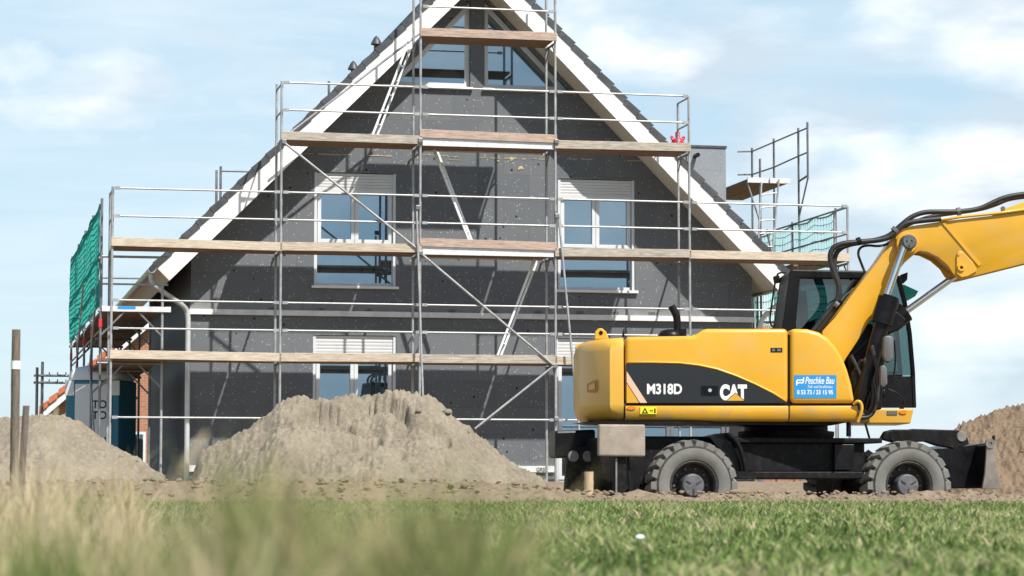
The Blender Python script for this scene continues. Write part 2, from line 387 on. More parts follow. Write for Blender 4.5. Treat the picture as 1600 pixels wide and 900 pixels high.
# ------------------------------------------------------------------ sand heaps
def heap(name, sil, Yc, mat, label, slope=.62, res=.021, seed=0.0, scarps=(), rough=1.0, back=3.9, front=3.9):
    pts = [WF.hit(px, py, Yc) for px, py in sil]
    sx = np.array([p.x for p in pts]); sz = np.array([p.z for p in pts])
    x0, x1 = sx[0], sx[-1]
    X = np.arange(x0 - .3, x1 + .3, res); Y = np.arange(Yc - front, Yc + back, res*1.25)
    base = min(gz((x0+x1)/2, Yc - front*.6), gz((x0+x1)/2, Yc), gz(x0, Yc-1), gz(x1, Yc-1)) - .15
    V = np.zeros((len(Y), len(X), 3))
    for j, y in enumerate(Y):
        dy = y - Yc
        for i, x in enumerate(X):
            wx = x + .10*fbm(x*1.3, y*1.3, seed+7)
            h = float(np.interp(wx, sx, sz, left=base-.2, right=base-.2))
            k = slope*(.97 + .22*fbm(x*.8, y*.8, seed+2))
            h -= k*(math.sqrt(dy*dy + .02) - .14)
            for (px_, dyc, rad, amt, edge) in scarps:
                ddx = x - px_; ddy = dy - dyc + .18*fbm(x*2.2, y*2.2, seed+20)
                d = math.sqrt(ddx*ddx*.8 + ddy*ddy*1.3)
                if d < rad: h -= amt*min(1, (rad - d)/edge)*(1 if ddy < .35 else .4)
            n1 = fbm(x*1.6, y*1.6, seed); n2 = fbm(x*5, y*5, seed+4); n3 = abs(fbm(x*12, y*12, seed+8))
            h += rough*(.06*n1 + .045*n2 + .05*n3*(.5 + .8*max(0, n1+.3)) + .042*fbm(x*19, y*19, seed+31) + .05*max(0, fbm(x*8, y*8, seed+41)))
            V[j, i] = (x, y, max(h, base))
    b = Vector(((x0+x1)/2, Yc, base))
    vv = V.reshape(-1, 3) - np.array(b)
    idx = np.arange(len(X)*len(Y)).reshape(len(Y), len(X))
    q = np.stack([idx[:-1,:-1].ravel(), idx[:-1,1:].ravel(), idx[1:,1:].ravel(), idx[1:,:-1].ravel()], 1)
    zz = vv[:, 2]
    keep = (zz[q].max(1) > .015); q = q[keep]
    # a few clods sitting on the surface
    fv = [vv]; ff = [q]; nv = len(vv)
    ico = bmesh.new(); bmesh.ops.create_icosphere(ico, subdivisions=2, radius=1)
    iv = np.array([v.co[:] for v in ico.verts]); itri = np.array([[v.index for v in f.verts] for f in ico.faces]); ico.free()
    tri_v, tri_f = [], []
    for _ in range(70):
        j = random.randrange(len(Y)); i = random.randrange(len(X))
        p = V[j, i]
        if p[2] < base + .03: continue
        if Y[j] > Yc + .5: continue
        r = random.choice((.012,.015,.02,.025,.035,.05)) * (1.2 if p[2] > base + .8*(sz.max()-base) else 1)
        k = random.random()*50
        vs = np.array([v*(1 + .45*noise.noise(Vector(v)*1.4 + Vector((k,0,0)))) for v in iv])*r*np.array([1.2, 1, .8])
        tri_v.append(vs + p - np.array(b) + np.array([0,0,r*.05])); tri_f.append(itri)
    me = bpy.data.meshes.new(name)
    allv = [tuple(v) for v in vv]; allf = [tuple(int(a) for a in f) for f in q]
    for tv, tf in zip(tri_v, tri_f):
        n = len(allv); allv += [tuple(v) for v in tv]; allf += [tuple(int(a)+n for a in f) for f in tf]
    me.from_pydata(allv, [], allf); me.update()
    bm = bmesh.new(); bm.from_mesh(me); bmesh.ops.delete(bm, geom=[v for v in bm.verts if not v.link_faces], context='VERTS'); bm.to_mesh(me); bm.free()
    o = link(name, me, mat, smooth=True); o.location = b
    return tag(o, label, 'sand heap')
heap('sand_heap', [(300,748),(320,705),(345,690),(380,672),(420,655),(445,636),(470,626),(520,628),(560,626),(590,620),(606,612),(640,622),(665,625),(700,648),(730,670),(760,695),(800,725),(850,760)],
     38.5, sand_m, 'tall rough heap of pale sand in front of the scaffolded gable', seed=1.3,
     scarps=((-2.80, -.55, .44, .26, .05), (-2.05, -.5, .52, .26, .05), (-1.35, -.8, .42, .20, .05), (-2.4, -1.4, .5, .12, .05)))
heap('sand_heap', [(-330,770),(-260,725),(-160,680),(-60,660),(10,656),(60,650),(95,651),(130,666),(170,690),(210,712),(250,742)],
     35.0, sand_m, 'low smooth sand heap beside the portable toilet', seed=11.7, rough=.6)
heap('sand_heap', [(1440,745),(1470,705),(1500,672),(1520,661),(1550,648),(1598,638),(1680,620),(1760,640),(1850,720),(1900,770)],
     38.0, sand_tan, 'tan lumpy earth heap behind the dozer blade', seed=23.1, rough=1.15)

ico = bmesh.new(); bmesh.ops.create_icosphere(ico, subdivisions=2, radius=1)
iv0 = [v.co.copy() for v in ico.verts]; if0 = [tuple(v.index for v in f.verts) for f in ico.faces]; ico.free()
cl_ = MB()
for _ in range(1100):
    y = random.gauss(27.75, .55); x = random.uniform(-8, 8)
    r = random.choice((.006,.008,.01,.012,.014,.018,.022,.03)) * (1 if x < .4 else .8)
    z = gz(x, y) + .02 + r*.2; k = random.random()*90
    cl_.add([(x+v.x*r*1.3*(1+.9*noise.noise(v*1.9+Vector((k,0,0)))), y+v.y*r*(1+.5*noise.noise(v*1.5+Vector((k,3,0)))), z+v.z*r*.85*(1+.5*noise.noise(v*1.5+Vector((k,0,7))))) for v in iv0], if0)
tag(cl_.build('soil_clods', earth('brown_soil', (.24,.185,.13), (.31,.24,.17), (.37,.29,.21))), 'loose brown soil clods along the bank', None, kind='stuff')
# ------------------------------------------------------------------ house
bz = .42
def hp(px, py, y=0.0): p = HF.hit(px, py, y); return (p.x, p.z)
OV = .85
uL = hp(298, 500)[0]; uR = hp(1175, 480)[0]
ur, zr = hp(754, -85, -OV)
ue, ze = hp(240, 410, -OV)
tanp = (zr - ze)/(ur - ue)
ue2 = 2*ur - ue
HD = 10.5
house = root('gable_house', HF, ((uL+uR)/2, 0, bz), 'unfinished grey gable house with white verges standing inside the scaffold', 'house')
def wall_top(u): return zr - abs(u-ur)*tanp - .40/cosp
# roof slab profile with stepped tile courses
TT = .16; cosp = 1/math.sqrt(1+tanp*tanp); sinp = tanp*cosp
SL = (ur - ue)/cosp
def slope_pt(side, s, h):     # s along slope from eave, h above the slab underside line; side -1 left
    x = ue + s*cosp - h*sinp; z = ze - TT/cosp*0 + s*sinp + h*cosp
    return (x, z) if side < 0 else (2*ur - x, z)
zunder = -TT                   # verge outer tile edge is the measured line
def roof_outline(side):
    n = int(SL/.36); out = []
    for k in range(n):
        s0 = SL*k/n; s1 = SL*(k+1)/n
        out += [slope_pt(side, s0, .0), slope_pt(side, s1, -.035)]
    out.append(slope_pt(side, SL, 0))
    low = [slope_pt(side, SL, -.10), slope_pt(side, 0, -.10)]
    low[0] = (ur, zr - .10/cosp)
    out[-1] = (ur, zr)
    return out + low
rf = MB()
for sd in (-1, 1): rf.prism(roof_outline(sd), -OV, HD+.6)
roof = rf.build('roof', tile_m, house)
# verge tile caps: one per course hanging over the bargeboard
vt = MB(); n = int(SL/.36)
for sd in (-1, 1):
    for k in range(n):
        s0 = SL*k/n; s1 = SL*(k+1)/n
        q = [slope_pt(sd, s0-.02, .012), slope_pt(sd, s1-.03, -.02), slope_pt(sd, s1-.03, -.14), slope_pt(sd, s0-.02, -.12)]
        vt.prism(q, -OV-.035, -OV-.003)
vt.build('verge_tile', tile_m, roof)
rc = MB().path([(ur, -OV-.02, zr+.02), (ur, HD+.6, zr+.02)], .10, 10); rc.build('ridge_tile', tile_m, roof)
for sd, nm in ((-1, 0), (1, 0)):
    q = [slope_pt(sd, .0, -.103), slope_pt(sd, SL-.12, -.103), slope_pt(sd, SL-.40, -.44), slope_pt(sd, .0, -.44)]
    q[1] = (ur, zr - .103/cosp); q[2] = (ur, zr - .44/cosp)
    MB().prism(q, -OV-.02, -OV+.03).build('bargeboard', white_paint, house)
    q = [slope_pt(sd, .02, -.36), slope_pt(sd, SL, -.36), slope_pt(sd, SL, -.40), slope_pt(sd, .02, -.40)]
    q[1] = (ur, zr - .36/cosp); q[2] = (ur, zr - .40/cosp)
    MB().prism(q, -OV+.033, HD+.5).build('soffit', soffit_m, house)
for sd in (-1, 1):
    MB().prism([slope_pt(sd, .0, -.103), slope_pt(sd, -.03, -.103), slope_pt(sd, -.03, -.44), slope_pt(sd, .0, -.44)], -OV-.018, HD+.45).build('eave_board', soffit_m, house)
# vent cones on the left slope
for (px, py) in ((588, 65), (552, 104)):
    u, z = hp(px, py, 1.2)
    v = MB(); v.lathe_z((u, 1.2, z-.14), [(0, .26), (.045, .22), (.10, .12), (.11, .08), (.05, .07), (.05, -.3)], 16)
    v.build('vent_cap', tile_m, roof, smooth=40)
# wall with openings
outer = [(uL, bz-.3), (uR, bz-.3), (uR, wall_top(uR)), (ur, wall_top(ur)), (uL, wall_top(uL))]
def rect(px0, py0, px1, py1): 
    a = hp(px0, py0); b = hp(px1, py1)
    return a[0], b[0], b[1], a[1]          # u0,u1,z0,z1
def rectm(u0, u1, z0, z1): return [(u0,z0),(u1,z0),(u1,z1),(u0,z1)]
zt1 = hp(555, 270)[1]; zb1 = hp(555, 447)[1]
zt0 = hp(555, 524)[1]
WA = (hp(491,360)[0], hp(619,360)[0], zb1, zt1)
WB = (hp(872,360)[0], hp(992,360)[0], zb1, zt1)
WC = (hp(489,580)[0], hp(619,580)[0], bz+.95, zt0)
WD = (hp(868,600)[0], hp(1140,640)[0], bz+.06, zt0)
zs = hp(650, 134)[1]
def tri(pxa, pxb, pxt, pyt):
    a = hp(pxa, 131)[0]; b = hp(pxb, 131)[0]; t = hp(pxt, pyt)
    return [(a, zs), (b, zs), t]
T1 = [(hp(608,131)[0], zs), (hp(735,131)[0], zs), (hp(735,131)[0], hp(735,2)[1])]
T2 = [(hp(757,135)[0], zs), (hp(890,138)[0], zs), (hp(757,135)[0], hp(757,0)[1])]
holes = [rectm(*WA), rectm(*WB), rectm(*WC), rectm(*WD), T1, T2]
w = MB()
polys = [[Vector((x, z, 0)) for x, z in outer]] + [[Vector((x, z, 0)) for x, z in h] for h in holes]
flat = [p for pl in polys for p in pl]
tris = tessellate_polygon(polys)
for t in tris:
    a, b, c = [flat[i] for i in t]
    if (b-a).cross(c-a).z < 0: b, c = c, b
    w.add([(p.x, 0, p.y) for p in (a, b, c)], [(0,1,2)])
RV = .17
for h in holes:
    for i in range(len(h)):
        (x0, z0), (x1, z1) = h[i], h[(i+1) % len(h)]
        w.add([(x0,0,z0),(x1,0,z1),(x1,RV,z1),(x0,RV,z0)], [(0,1,2,3)])
zL = wall_top(uL)
w.add([(uL,0,bz-.3),(uL,HD,bz-.3),(uL,HD,zL),(uL,0,zL)], [(3,2,1,0)])
w.add([(uR,0,bz-.3),(uR,HD,bz-.3),(uR,HD,zL),(uR,0,zL)], [(0,1,2,3)])
w.add([(x,HD,z) for x,z in outer], [tuple(range(5))])
w.build('wall', eps, house)
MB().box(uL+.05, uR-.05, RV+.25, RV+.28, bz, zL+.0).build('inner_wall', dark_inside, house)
def ring(mb, poly, wd, y0, y1):
    """frame of width wd inside a convex polygon"""
    n = len(poly); c = Vector((sum(p[0] for p in poly)/n, sum(p[1] for p in poly)/n))
    P = [Vector(p) for p in poly]
    area = sum(P[i].x*P[(i+1)%n].y-P[(i+1)%n].x*P[i].y for i in range(n))
    if area < 0: P = P[::-1]
    inn = []
    for i in range(n):
        a, b, d = P[i-1], P[i], P[(i+1) % n]
        e1 = (b-a).normalized(); e2 = (d-b).normalized()
        n1 = Vector((-e1.y, e1.x)); n2 = Vector((-e2.y, e2.x))
        k = n1 + n2; k = k/(k.dot(n1)) * wd
        inn.append(b + k)
    for i in range(n):
        j = (i+1) % n
        quad = [P[i], P[j], inn[j], inn[i]]
        mb.prism([(p.x, p.y) for p in quad], y0, y1)
    return [(p.x, p.y) for p in inn]
def window(Wr, shutter=.0, sashes=2, lower=None, nm='window', sill=True):
    u0, u1, z0, z1 = Wr
    f = MB(); g_ = []
    inn = ring(f, rectm(u0+.003, u1-.003, z0+.003, z1-.003), .065, RV-.08, RV-.002)
    iu0, iu1 = u0+.068, u1-.068; iz0, iz1 = z0+.068, z1-.068
    zt = iz1 - shutter
    zl = iz0 if lower is None else lower
    if lower is not None:
        f.box(iu0, iu1, RV-.075, RV-.005, lower-.05, lower+.03)
        g_.append((iu0, iu1, iz0, lower-.05))
        zl = lower+.03
    wd = (iu1-iu0)/sashes
    for k in range(sashes):
        a = iu0+wd*k+.003; b = iu0+wd*(k+1)-.003
        i2 = ring(f, rectm(a, b, zl+.003, zt), .07, RV-.10, RV-.03)
        g_.append((a+.07, b-.07, zl+.073, zt-.07))
    wo = f.build(nm, frame_m, house, bevel=.004, seg=1)
    for a, b, c, d in g_:
        MB().box(a-.005, b+.005, RV-.055, RV-.035, c-.005, d+.005).build('pane', pane_m, wo)
    if shutter:
        sh = MB(); nsl = max(3, int((shutter+.06)/.055)); hh = (shutter+.06)/nsl
        for k in range(nsl):
            zz = z1 - .006 - hh*(k+1)
            sh.prism([(0,0)], 0, 0) if False else None
            pr = [(RV-.123, zz+.002), (RV-.127, zz+hh*.5), (RV-.124, zz+hh-.004), (RV-.104, zz+hh-.001), (RV-.104, zz+.001)]
            n = len(pr)
            sh.add([(u0+.02, y, z) for y, z in pr] + [(u1-.02, y, z) for y, z in pr],
                   [tuple(range(n-1,-1,-1)), tuple(range(n, 2*n))] + [(i, (i+1)%n, n+(i+1)%n, n+i) for i in range(n)])
        zz = z1 - .006 - shutter - .06
        sh.box(u0+.02, u1-.02, RV-.14, RV-.104, zz-.07, zz)
        sh.build('roller_shutter', shutter_m, wo)
        for a in (u0+.002, u1-.055): MB().box(a, a+.053, RV-.15, RV-.102, z0+.002, z1-.003).build('shutter_rail', frame_m, wo)
    if sill:
        MB().box(u0-.05, u1+.05, -.07, RV-.082, z0-.05, z0-.002).build('sill', sill_m, wo, bevel=.006)
    return wo
zmid = hp(555, 382)[1]
window(WA, .27, 2, zmid); window(WB, .27, 2, zmid)
window(WC, .32, 2, None); window(WD, .32, 3, None, sill=False)
for T in (T1, T2):
    f = MB(); i1 = ring(f, T, .05, RV-.06, RV-.003); i2 = ring(f, i1, .045, RV-.05, RV-.02)
    wo = f.build('gable_window', frame_m, house)
    MB().prism(i2, RV-.05, RV-.03).build('pane', pane_m, wo)
    a = min(p[0] for p in T); b = max(p[0] for p in T)
    MB().box(a-.12 if T is T1 else a-.04, b+.04 if T is T1 else b+.12, -.07, RV-.095, zs-.05, zs-.002).build('sill', sill_m, wo)
fo = M('yellow_joint_foam', (.42,.36,.20), .9, 0, .2, 20)
m = MB()
for (pa, pb, py) in ((472, 640, 240), (660, 700, 242), (705, 850, 245), (885, 1040, 248), (700, 702, 250)):
    u0_, z_ = hp(pa, py); u1_, z2_ = hp(pb, py)
    x = u0_
    while x < u1_:
        L_ = random.uniform(.05, .3); h_ = random.uniform(.004, .012)
        if random.random() < .75: m.box(x, x+L_, -.006-h_*.3, -.001, z_-h_+random.uniform(-.006,.006), z_+h_)
        x += L_ + random.uniform(0, .12)
m.build('joint_foam', fo, house)
for px, py, r_ in ((799, 249, .05), (813, 263, .06), (778, 252, .03), (742, 300, .025)):
    u, z = hp(px, py)
    MB().rings([[(u + r_*k_*math.cos(a)*(1+.3*math.sin(3*a+px)), -.002-.02*(1-k_), z + r_*k_*math.sin(a)*.8*(1+.25*math.cos(2*a+py))) for a in np.linspace(0, 2*math.pi, 17)[:-1]] for k_ in (1, .8, .4)]).build('foam_blob', fo, house, smooth=True)
# base rail band between storeys
zb_ = hp(700, 493)[1]
MB().box(uL-.03, uR+.03, -.09, -.003, zb_-.05, zb_+.05).build('base_rail', plinth_m, house)
MB().box(uL-.02, uR+.02, -.03, -.004, zb_+.052, zb_+.17).build('lit_wall_strip', lit_wall_m, house)  # added strip that paints the lit wall zone above the rail
zb2 = hp(850, 733)[1]
MB().box(uL-.01, hp(868,700)[0]-.03, -.05, -.003, zb2-.06, zb2+.06).build('plinth_strip', plinth_m, house)
def text_mesh(txt, size, xs_=1.0, off=0.0, shear=0.0, extrude=.002, spacing=1.0):
    c = bpy.data.curves.new('lettering', 'FONT'); c.body = txt; c.size = size; c.offset = off; c.shear = shear; c.extrude = extrude
    c.align_x = 'LEFT'; c.space_character = spacing
    o = bpy.data.objects.new('lettering', c); COL.objects.link(o)
    dg = bpy.context.evaluated_depsgraph_get(); dg.update()
    me = bpy.data.meshes.new_from_object(o.evaluated_get(dg))
    bpy.data.objects.remove(o); bpy.data.curves.remove(c)
    me.materials.clear()
    me.transform(Matrix.Diagonal((xs_, 1, 1, 1)))
    return me
def put_text(txt, x, y, z, width, height, mat, parent, name='lettering', off=.0, shear=0, rotz=0):
    """flat text facing -y, left bottom at (x,z), fitted to width x height"""
    me = text_mesh(txt, 1.0, 1.0, off, shear, .001)
    co = np.zeros(len(me.vertices)*3); me.vertices.foreach_get('co', co); co = co.reshape(-1, 3)
    mn, mx = co.min(0), co.max(0)
    co = (co - [mn[0], mn[1], 0]) * [width/(mx[0]-mn[0]), height/(mx[1]-mn[1]), 1]
    out = np.stack([x + co[:,0], y - co[:,2]*1.0, z + co[:,1]], 1)
    me.vertices.foreach_set('co', out.ravel()); me.update()
    return link(name, me, mat, parent)
for k, px in enumerate((420, 495, 570, 640, 700, 765, 835, 900, 955, 1012)):
    u, z = hp(px, 482.5 + (px-420)*.012)
    put_text('GRS', u, -.034, z-.03, .14, .055, grey_letter, house, off=.02)
u, z = hp(845, 733); put_text('GRS', u-.1, -.054, z-.05, .17, .08, grey_letter, house, off=.02)
# gutter and downpipe
def arc_gutter(u, side):
    m = MB(); zg = ze - .12
    prof = [(u + .075*math.cos(a), zg + .075*math.sin(a)) for a in np.linspace(math.pi, 2*math.pi, 9)]
    prof += [(u + .068*math.cos(a), zg + .068*math.sin(a)) for a in np.linspace(2*math.pi, math.pi, 9)]
    m.prism(prof, -OV-.02, HD+.5); return m
for u, sd in ((ue-.03, -1), (ue2+.03, 1)):
    arc_gutter(u, sd).build('gutter', zinc, house, smooth=50)
    if sd < 0:
        P = [(ue-.02, -OV+.25, ze-.17), (ue-.02, -OV+.25, ze-.32), (ue+.07, -.7, ze-.45), (ue+.38, -.45, ze-.62), (uL-.10, -.16, ze-.78), (uL-.06, -.14, ze-.95), (uL-.06, -.14, ze-1.2), (uL-.06, -.14, bz-.1)]
    else:
        P = [(ue2+.02, -OV+.25, ze-.17), (ue2+.02, -OV+.25, ze-.32), (ue2-.05, -.7, ze-.45), (ue2-.25, -.4, ze-.60), (uR+.16, -.16, ze-.80), (uR+.10, -.13, ze-1.0), (uR+.10, -.13, ze-1.25), (uR+.10, -.13, bz-.1)]
    # smooth the bends
    def smooth_path(P, it=2):
        P = [Vector(p) for p in P]
        for _ in range(it):
            Q = [P[0]]
            for a, b in zip(P[:-1], P[1:]): Q += [a*.75+b*.25, a*.25+b*.75]
            Q.append(P[-1]); P = Q
        return P
    MB().path(smooth_path(P), .05, 12).build('downpipe', zinc, house, smooth=60)
# dormer on the right slope
y0d = 2.4
ud0 = ur + .3; ud1, zd1 = hp(1134, 232, y0d)
dm = MB().box(ud0, ud1, y0d, y0d+4.2, ze+.2, zd1); dorm = dm.build('dormer', eps_pale, house)
MB().box(ud0-.05, ud1+.02, y0d-.02, y0d+4.25, zd1+.003, zd1+.05).build('dormer_roof', tile_m, dorm)
u, z = hp(1086, 244, y0d); MB().tube((u, y0d-.22, z), (u, y0d+.1, z), .045, 12).build('waste_pipe', black_paint, dorm)

# red gas bottle on the dormer roof
u, z = hp(1059, 229, y0d+.3)
rb = root('gas_bottle', HF, (u, y0d+.3, zd1+.052), 'red two handled gas bottle standing on the flat dormer roof', 'gas bottle')
c = (u, y0d+.3, zd1+.052)
MB().lathe_z(c, [(0,0),(.10,0),(.13,.03),(.135,.08),(.12,.14),(.07,.17),(.045,.19)], 24).build('body', red_paint, rb, smooth=50)
MB().lathe_z(c, [(.046,.192),(.05,.21),(.05,.30),(.04,.31),(0,.31)], 16).build('neck', red_paint, rb, smooth=50)
for sx in (-1, 1):
    MB().path([(c[0]+sx*.115, c[1], c[2]+.13), (c[0]+sx*.15, c[1], c[2]+.19), (c[0]+sx*.14, c[1], c[2]+.22), (c[0]+sx*.09, c[1], c[2]+.18)], .016, 8).build('handle', red_paint, rb, smooth=True)

# ------------------------------------------------------------------ facade scaffold
LV = {}
zdeck1 = hp(545, 561, -D2)[1]
for k in range(1, 5): LV[k] = zdeck1 + 2.0*(k-1)
PXS = [174, 438, 656, 868, 1078, 1325]
PU = [hp(px, 480 if px != 1325 else 400, -D2)[0] for px in PXS]
sc = root('facade_scaffold', HF, ((PU[0]+PU[-1])/2, -(D1+D2)/2, bz), 'galvanised scaffold with timber toe boards in front of the grey gable wall', 'scaffold')
tops_o = [LV[2]+1.03, LV[3]+1.03, LV[4]+1.5, LV[4]+1.5, LV[3]+1.0, LV[2]+1.0]
RT = .0242
for i, u in enumerate(PU):
    for y, dz in ((-D2, 0), (-D1, .06 if i in (1,) else -.03)):
        gzw = bz - .02
        m = MB().tube((u, y, gzw+.1), (u, y, tops_o[i]+dz), RT, 10)
        k = 2
        m.build('post', galv, sc, smooth=50)
    # couplers on posts
    MB().box(u-.09, u+.09, -D2-.09, -D2+.09, bz-.03, bz-.015).tube((u,-D2,bz-.02),(u,-D2,bz+.25),.018,8).build('base_plate', galv_dark, sc)
    MB().box(u-.09, u+.09, -D1-.09, -D1+.09, bz-.03, bz-.015).tube((u,-D1,bz-.02),(u,-D1,bz+.25),.018,8).build('base_plate', galv_dark, sc)
top_level = [2, 3, 4, 4, 3, 2]
def spans(l): return {1: range(0, 5), 2: range(0, 5), 3: range(1, 4), 4: range(2, 3)}[l]
def rail(i, z, y=-D2, sag=0.0):
    a, b = PU[i], PU[i+1]
    yy = y - .04
    m = MB().tube((a+.03, yy, z), (b-.03, yy, z), .0175, 8)
    for x, s in ((a+.03, 1), (b-.03, -1)):
        m.box(min(x, x+s*.10), max(x, x+s*.10), yy-.028, yy+.012, z-.026, z+.026)   # wedge heads
    return m.build('guardrail', galv, sc, smooth=40)
for l in (1, 2, 3, 4):
    for i in spans(l):
        for h in (.5, 1.0): rail(i, LV[l]+h)
for i in range(0, 5): rail(i, bz + (hp(500, 654, -D2)[1] - bz))
for l in (1, 2, 3, 4):
    for i in spans(l):
        a, b = PU[i], PU[i+1]; z = LV[l]
        steel = (i == 2 and l in (2, 3))
        mt = {(1,0):wood_pale,(1,1):wood,(1,2):wood_grey,(1,3):wood,(2,0):wood_pale,(2,1):wood,(2,2):wood_red,(2,3):wood_grey,(2,4):wood_pale,(3,1):wood_grey,(3,2):wood_red,(3,3):wood_grey,(4,2):wood_red}.get((l, i), wood)
        tl = random.uniform(-.016, .016)
        if steel:
            MB().box(a+.05, b-.05, -D2-.015, -D1+.02, z-.05, z-.002).build('deck', wood_deck, sc)
            fr = MB().box(a+.04, b-.04, -D2-.03, -D2-.017, z-.075, z+.05).box(a+.04, b-.04, -D1+.022, -D1+.035, z-.075, z+.0)
            fr.build('deck_rim', white_steel, sc)
            zb0 = z+.053
        else:
            for k in range(2):
                y1 = -D2+.02 + k*.36
                MB().box(a+.04, b-.04, y1, y1+.35, z-.055, z-.002).build('deck', wood_deck, sc, bevel=.006)
            zb0 = z-.052
        # toe board, slightly skewed
        vb = MB(); zt_ = zb0+.155
        vb.add([(a-.02,-D2-.062,zb0+tl),(b+.02,-D2-.062,zb0-tl),(b+.02,-D2-.032,zb0-tl),(a-.02,-D2-.032,zb0+tl),
                (a-.02,-D2-.062,zt_+tl),(b+.02,-D2-.062,zt_-tl),(b+.02,-D2-.032,zt_-tl),(a-.02,-D2-.032,zt_+tl)],
               [(3,2,1,0),(4,5,6,7),(0,1,5,4),(1,2,6,5),(2,3,7,6),(3,0,4,7)])
        tb = vb.build('toe_board', mt, sc, bevel=.004, seg=1)
    # transoms under the deck at each frame, with small gusset
    sset = sorted(set([i for i in spans(l)] + [i+1 for i in spans(l)]))
    for i in sset:
        u = PU[i]; z = LV[l]-.085
        m = MB().tube((u, -D2, z), (u, -D1, z), .024, 8)
        m.bar((u, -D2+.02, z-.22), (u, -D2+.22, z-.02), .012, .04).bar((u, -D1-.02, z-.22), (u, -D1-.22, z-.02), .012, .04)
        m.build('transom', galv_dark, sc, smooth=40)
# end guardrails of each level (across the depth)
for l, ends in ((2, (0, 5)), (3, (1, 4))):
    for e in ends:
        for h in (.5, 1.0):
            u = PU[e]; m = MB().tube((u, -D2, LV[l]+h-.02), (u, -D1, LV[l]+h-.02), .0175, 8); m.build('end_rail', galv, sc, smooth=40)
# diagonal bracing and raking tubes
def brace(p, q, y0=-D2-.075, y1=-D2-.075, r=.022, mat=galv, name='diagonal_brace'):
    a = hp(*p, y0); b = hp(*q, y1)
    MB().tube((a[0], y0, a[1]), (b[0], y1, b[1]), r, 8).build(name, mat, sc, smooth=50)
brace((443,222), (651,388)); brace((660,398), (864,570)); brace((864,573), (742,670)); brace((655,53), (445,214), -D1+.03, -D1+.03)
brace((651,330), (661,628), -D2-.06, -D2-.35); brace((873,338), (905,672), -D2-.06, -D2-.35)
# couplers
for (px, py) in ((652,325),(656,396),(869,338),(866,572),(443,222),(868,655),(656,220),(868,222)):
    a = hp(px, py, -D2)
    MB().box(a[0]-.045, a[0]+.045, -D2-.095, -D2-.028, a[1]-.045, a[1]+.045).build('coupler', galv_dark, sc, bevel=.015)
# wall ties
for px, py in ((438,392),(656,560),(868,400),(656,236),(1078,402)):
    a = hp(px, py, -D1)
    MB().tube((a[0]+.05, -D1-.05, a[1]), (a[0]+.05, -.0, a[1]), .022, 8).build('wall_tie', galv, sc, smooth=50)
# ladders
def ladder(p, q, y0, y1, nm='ladder', par=sc, wd=.30, mat=alu, fr=HF, r=.016):
    a = fr.hit(*p, y0); b = fr.hit(*q, y1)
    a = Vector((a.x, y0, a.z)); b = Vector((b.x, y1, b.z))
    # stiles separated across the depth so that it reads almost edge-on
    off = Vector((.06, wd/2*.95, 0))
    m = MB(); m.bar(a-off, b-off, .06, .038, (1,0,0)); m.bar(a+off, b+off, .06, .038, (1,0,0))
    L = (b-a).length; n = int(L/.27)
    for k in range(1, n):
        c = a.lerp(b, k/n); m.tube(c-off, c+off, r, 6)
    m.build(nm, mat, par)
ladder((645,58), (583,218), -1.30, -1.42); ladder((680,234), (738,384), -1.30, -1.42); ladder((838,404), (778,560), -1.30, -1.42)

# ------------------------------------------------------------------ left side scaffold with green nets
def hpu(px, y):    # local x at px on plane y
    return HF.hit(px, 500, y).x
YS = [-1.6 + 2.9*k for k in range(5)]
uo = hpu(157, YS[0]); ui = uo + 1.10
ztop = HF.hit(160, 310, YS[0]).z
zpl = HF.hit(165, 480, YS[0]).z
ls = root('side_scaffold', HF, ((uo+ui)/2, YS[2], bz), 'grey scaffold along the left eave beside the portable toilet', 'scaffold')
for k, y in enumerate(YS):
    MB().tube((uo, y, bz), (uo, y, ztop), RT, 8).build('post', galv_dark, ls, smooth=50)
    MB().tube((ui, y, bz), (ui, y, zpl + (.45 if k == 0 else .1)), RT, 8).build('post', galv_dark if k else galv, ls, smooth=50)
    for z in (zpl-.06, LV[1]-.09):
        m = MB().tube((uo-.05, y, z), (ui+.05, y, z), .024, 8)
        m.bar((ui, y, z-.45), (ui-.42, y, z-.02), .03, .03).bar((uo, y, z-.45), (uo+.42, y, z-.02), .03, .03)
        m.build('transom', galv_dark, ls, smooth=40)
    MB().box(uo-.028, uo+.028, y-.028, y+.028, LV[1]+.55, LV[1]+.70).build('red_band', red_paint, ls)
for a, b in zip(YS[:-1], YS[1:]):
    for z in (zpl, LV[1]):
        for j in range(3):
            x = uo + .04 + j*.36
            MB().box(x, x+.34, a+.03, b-.03, z-.05, z-.002).build('deck', wood_deck, ls)
        for h in (.5, 1.0): MB().tube((uo, a, z+h), (uo, b, z+h), .0175, 8).build('guardrail', galv_dark, ls, smooth=40)
    MB().tube((uo, a, ztop-.12), (uo, b, ztop-.12), .0175, 8).build('guardrail', galv_dark, ls, smooth=40)
for y0, y1 in ((YS[0], YS[1]), (YS[2], YS[3])):
    MB().tube((uo-.03, y0, bz+.1), (uo-.03, y1, LV[1]), .02, 8).tube((uo-.03, y1, LV[1]), (uo-.03, y0, zpl+.9), .02, 8).build('diagonal_brace', galv, ls, smooth=50)
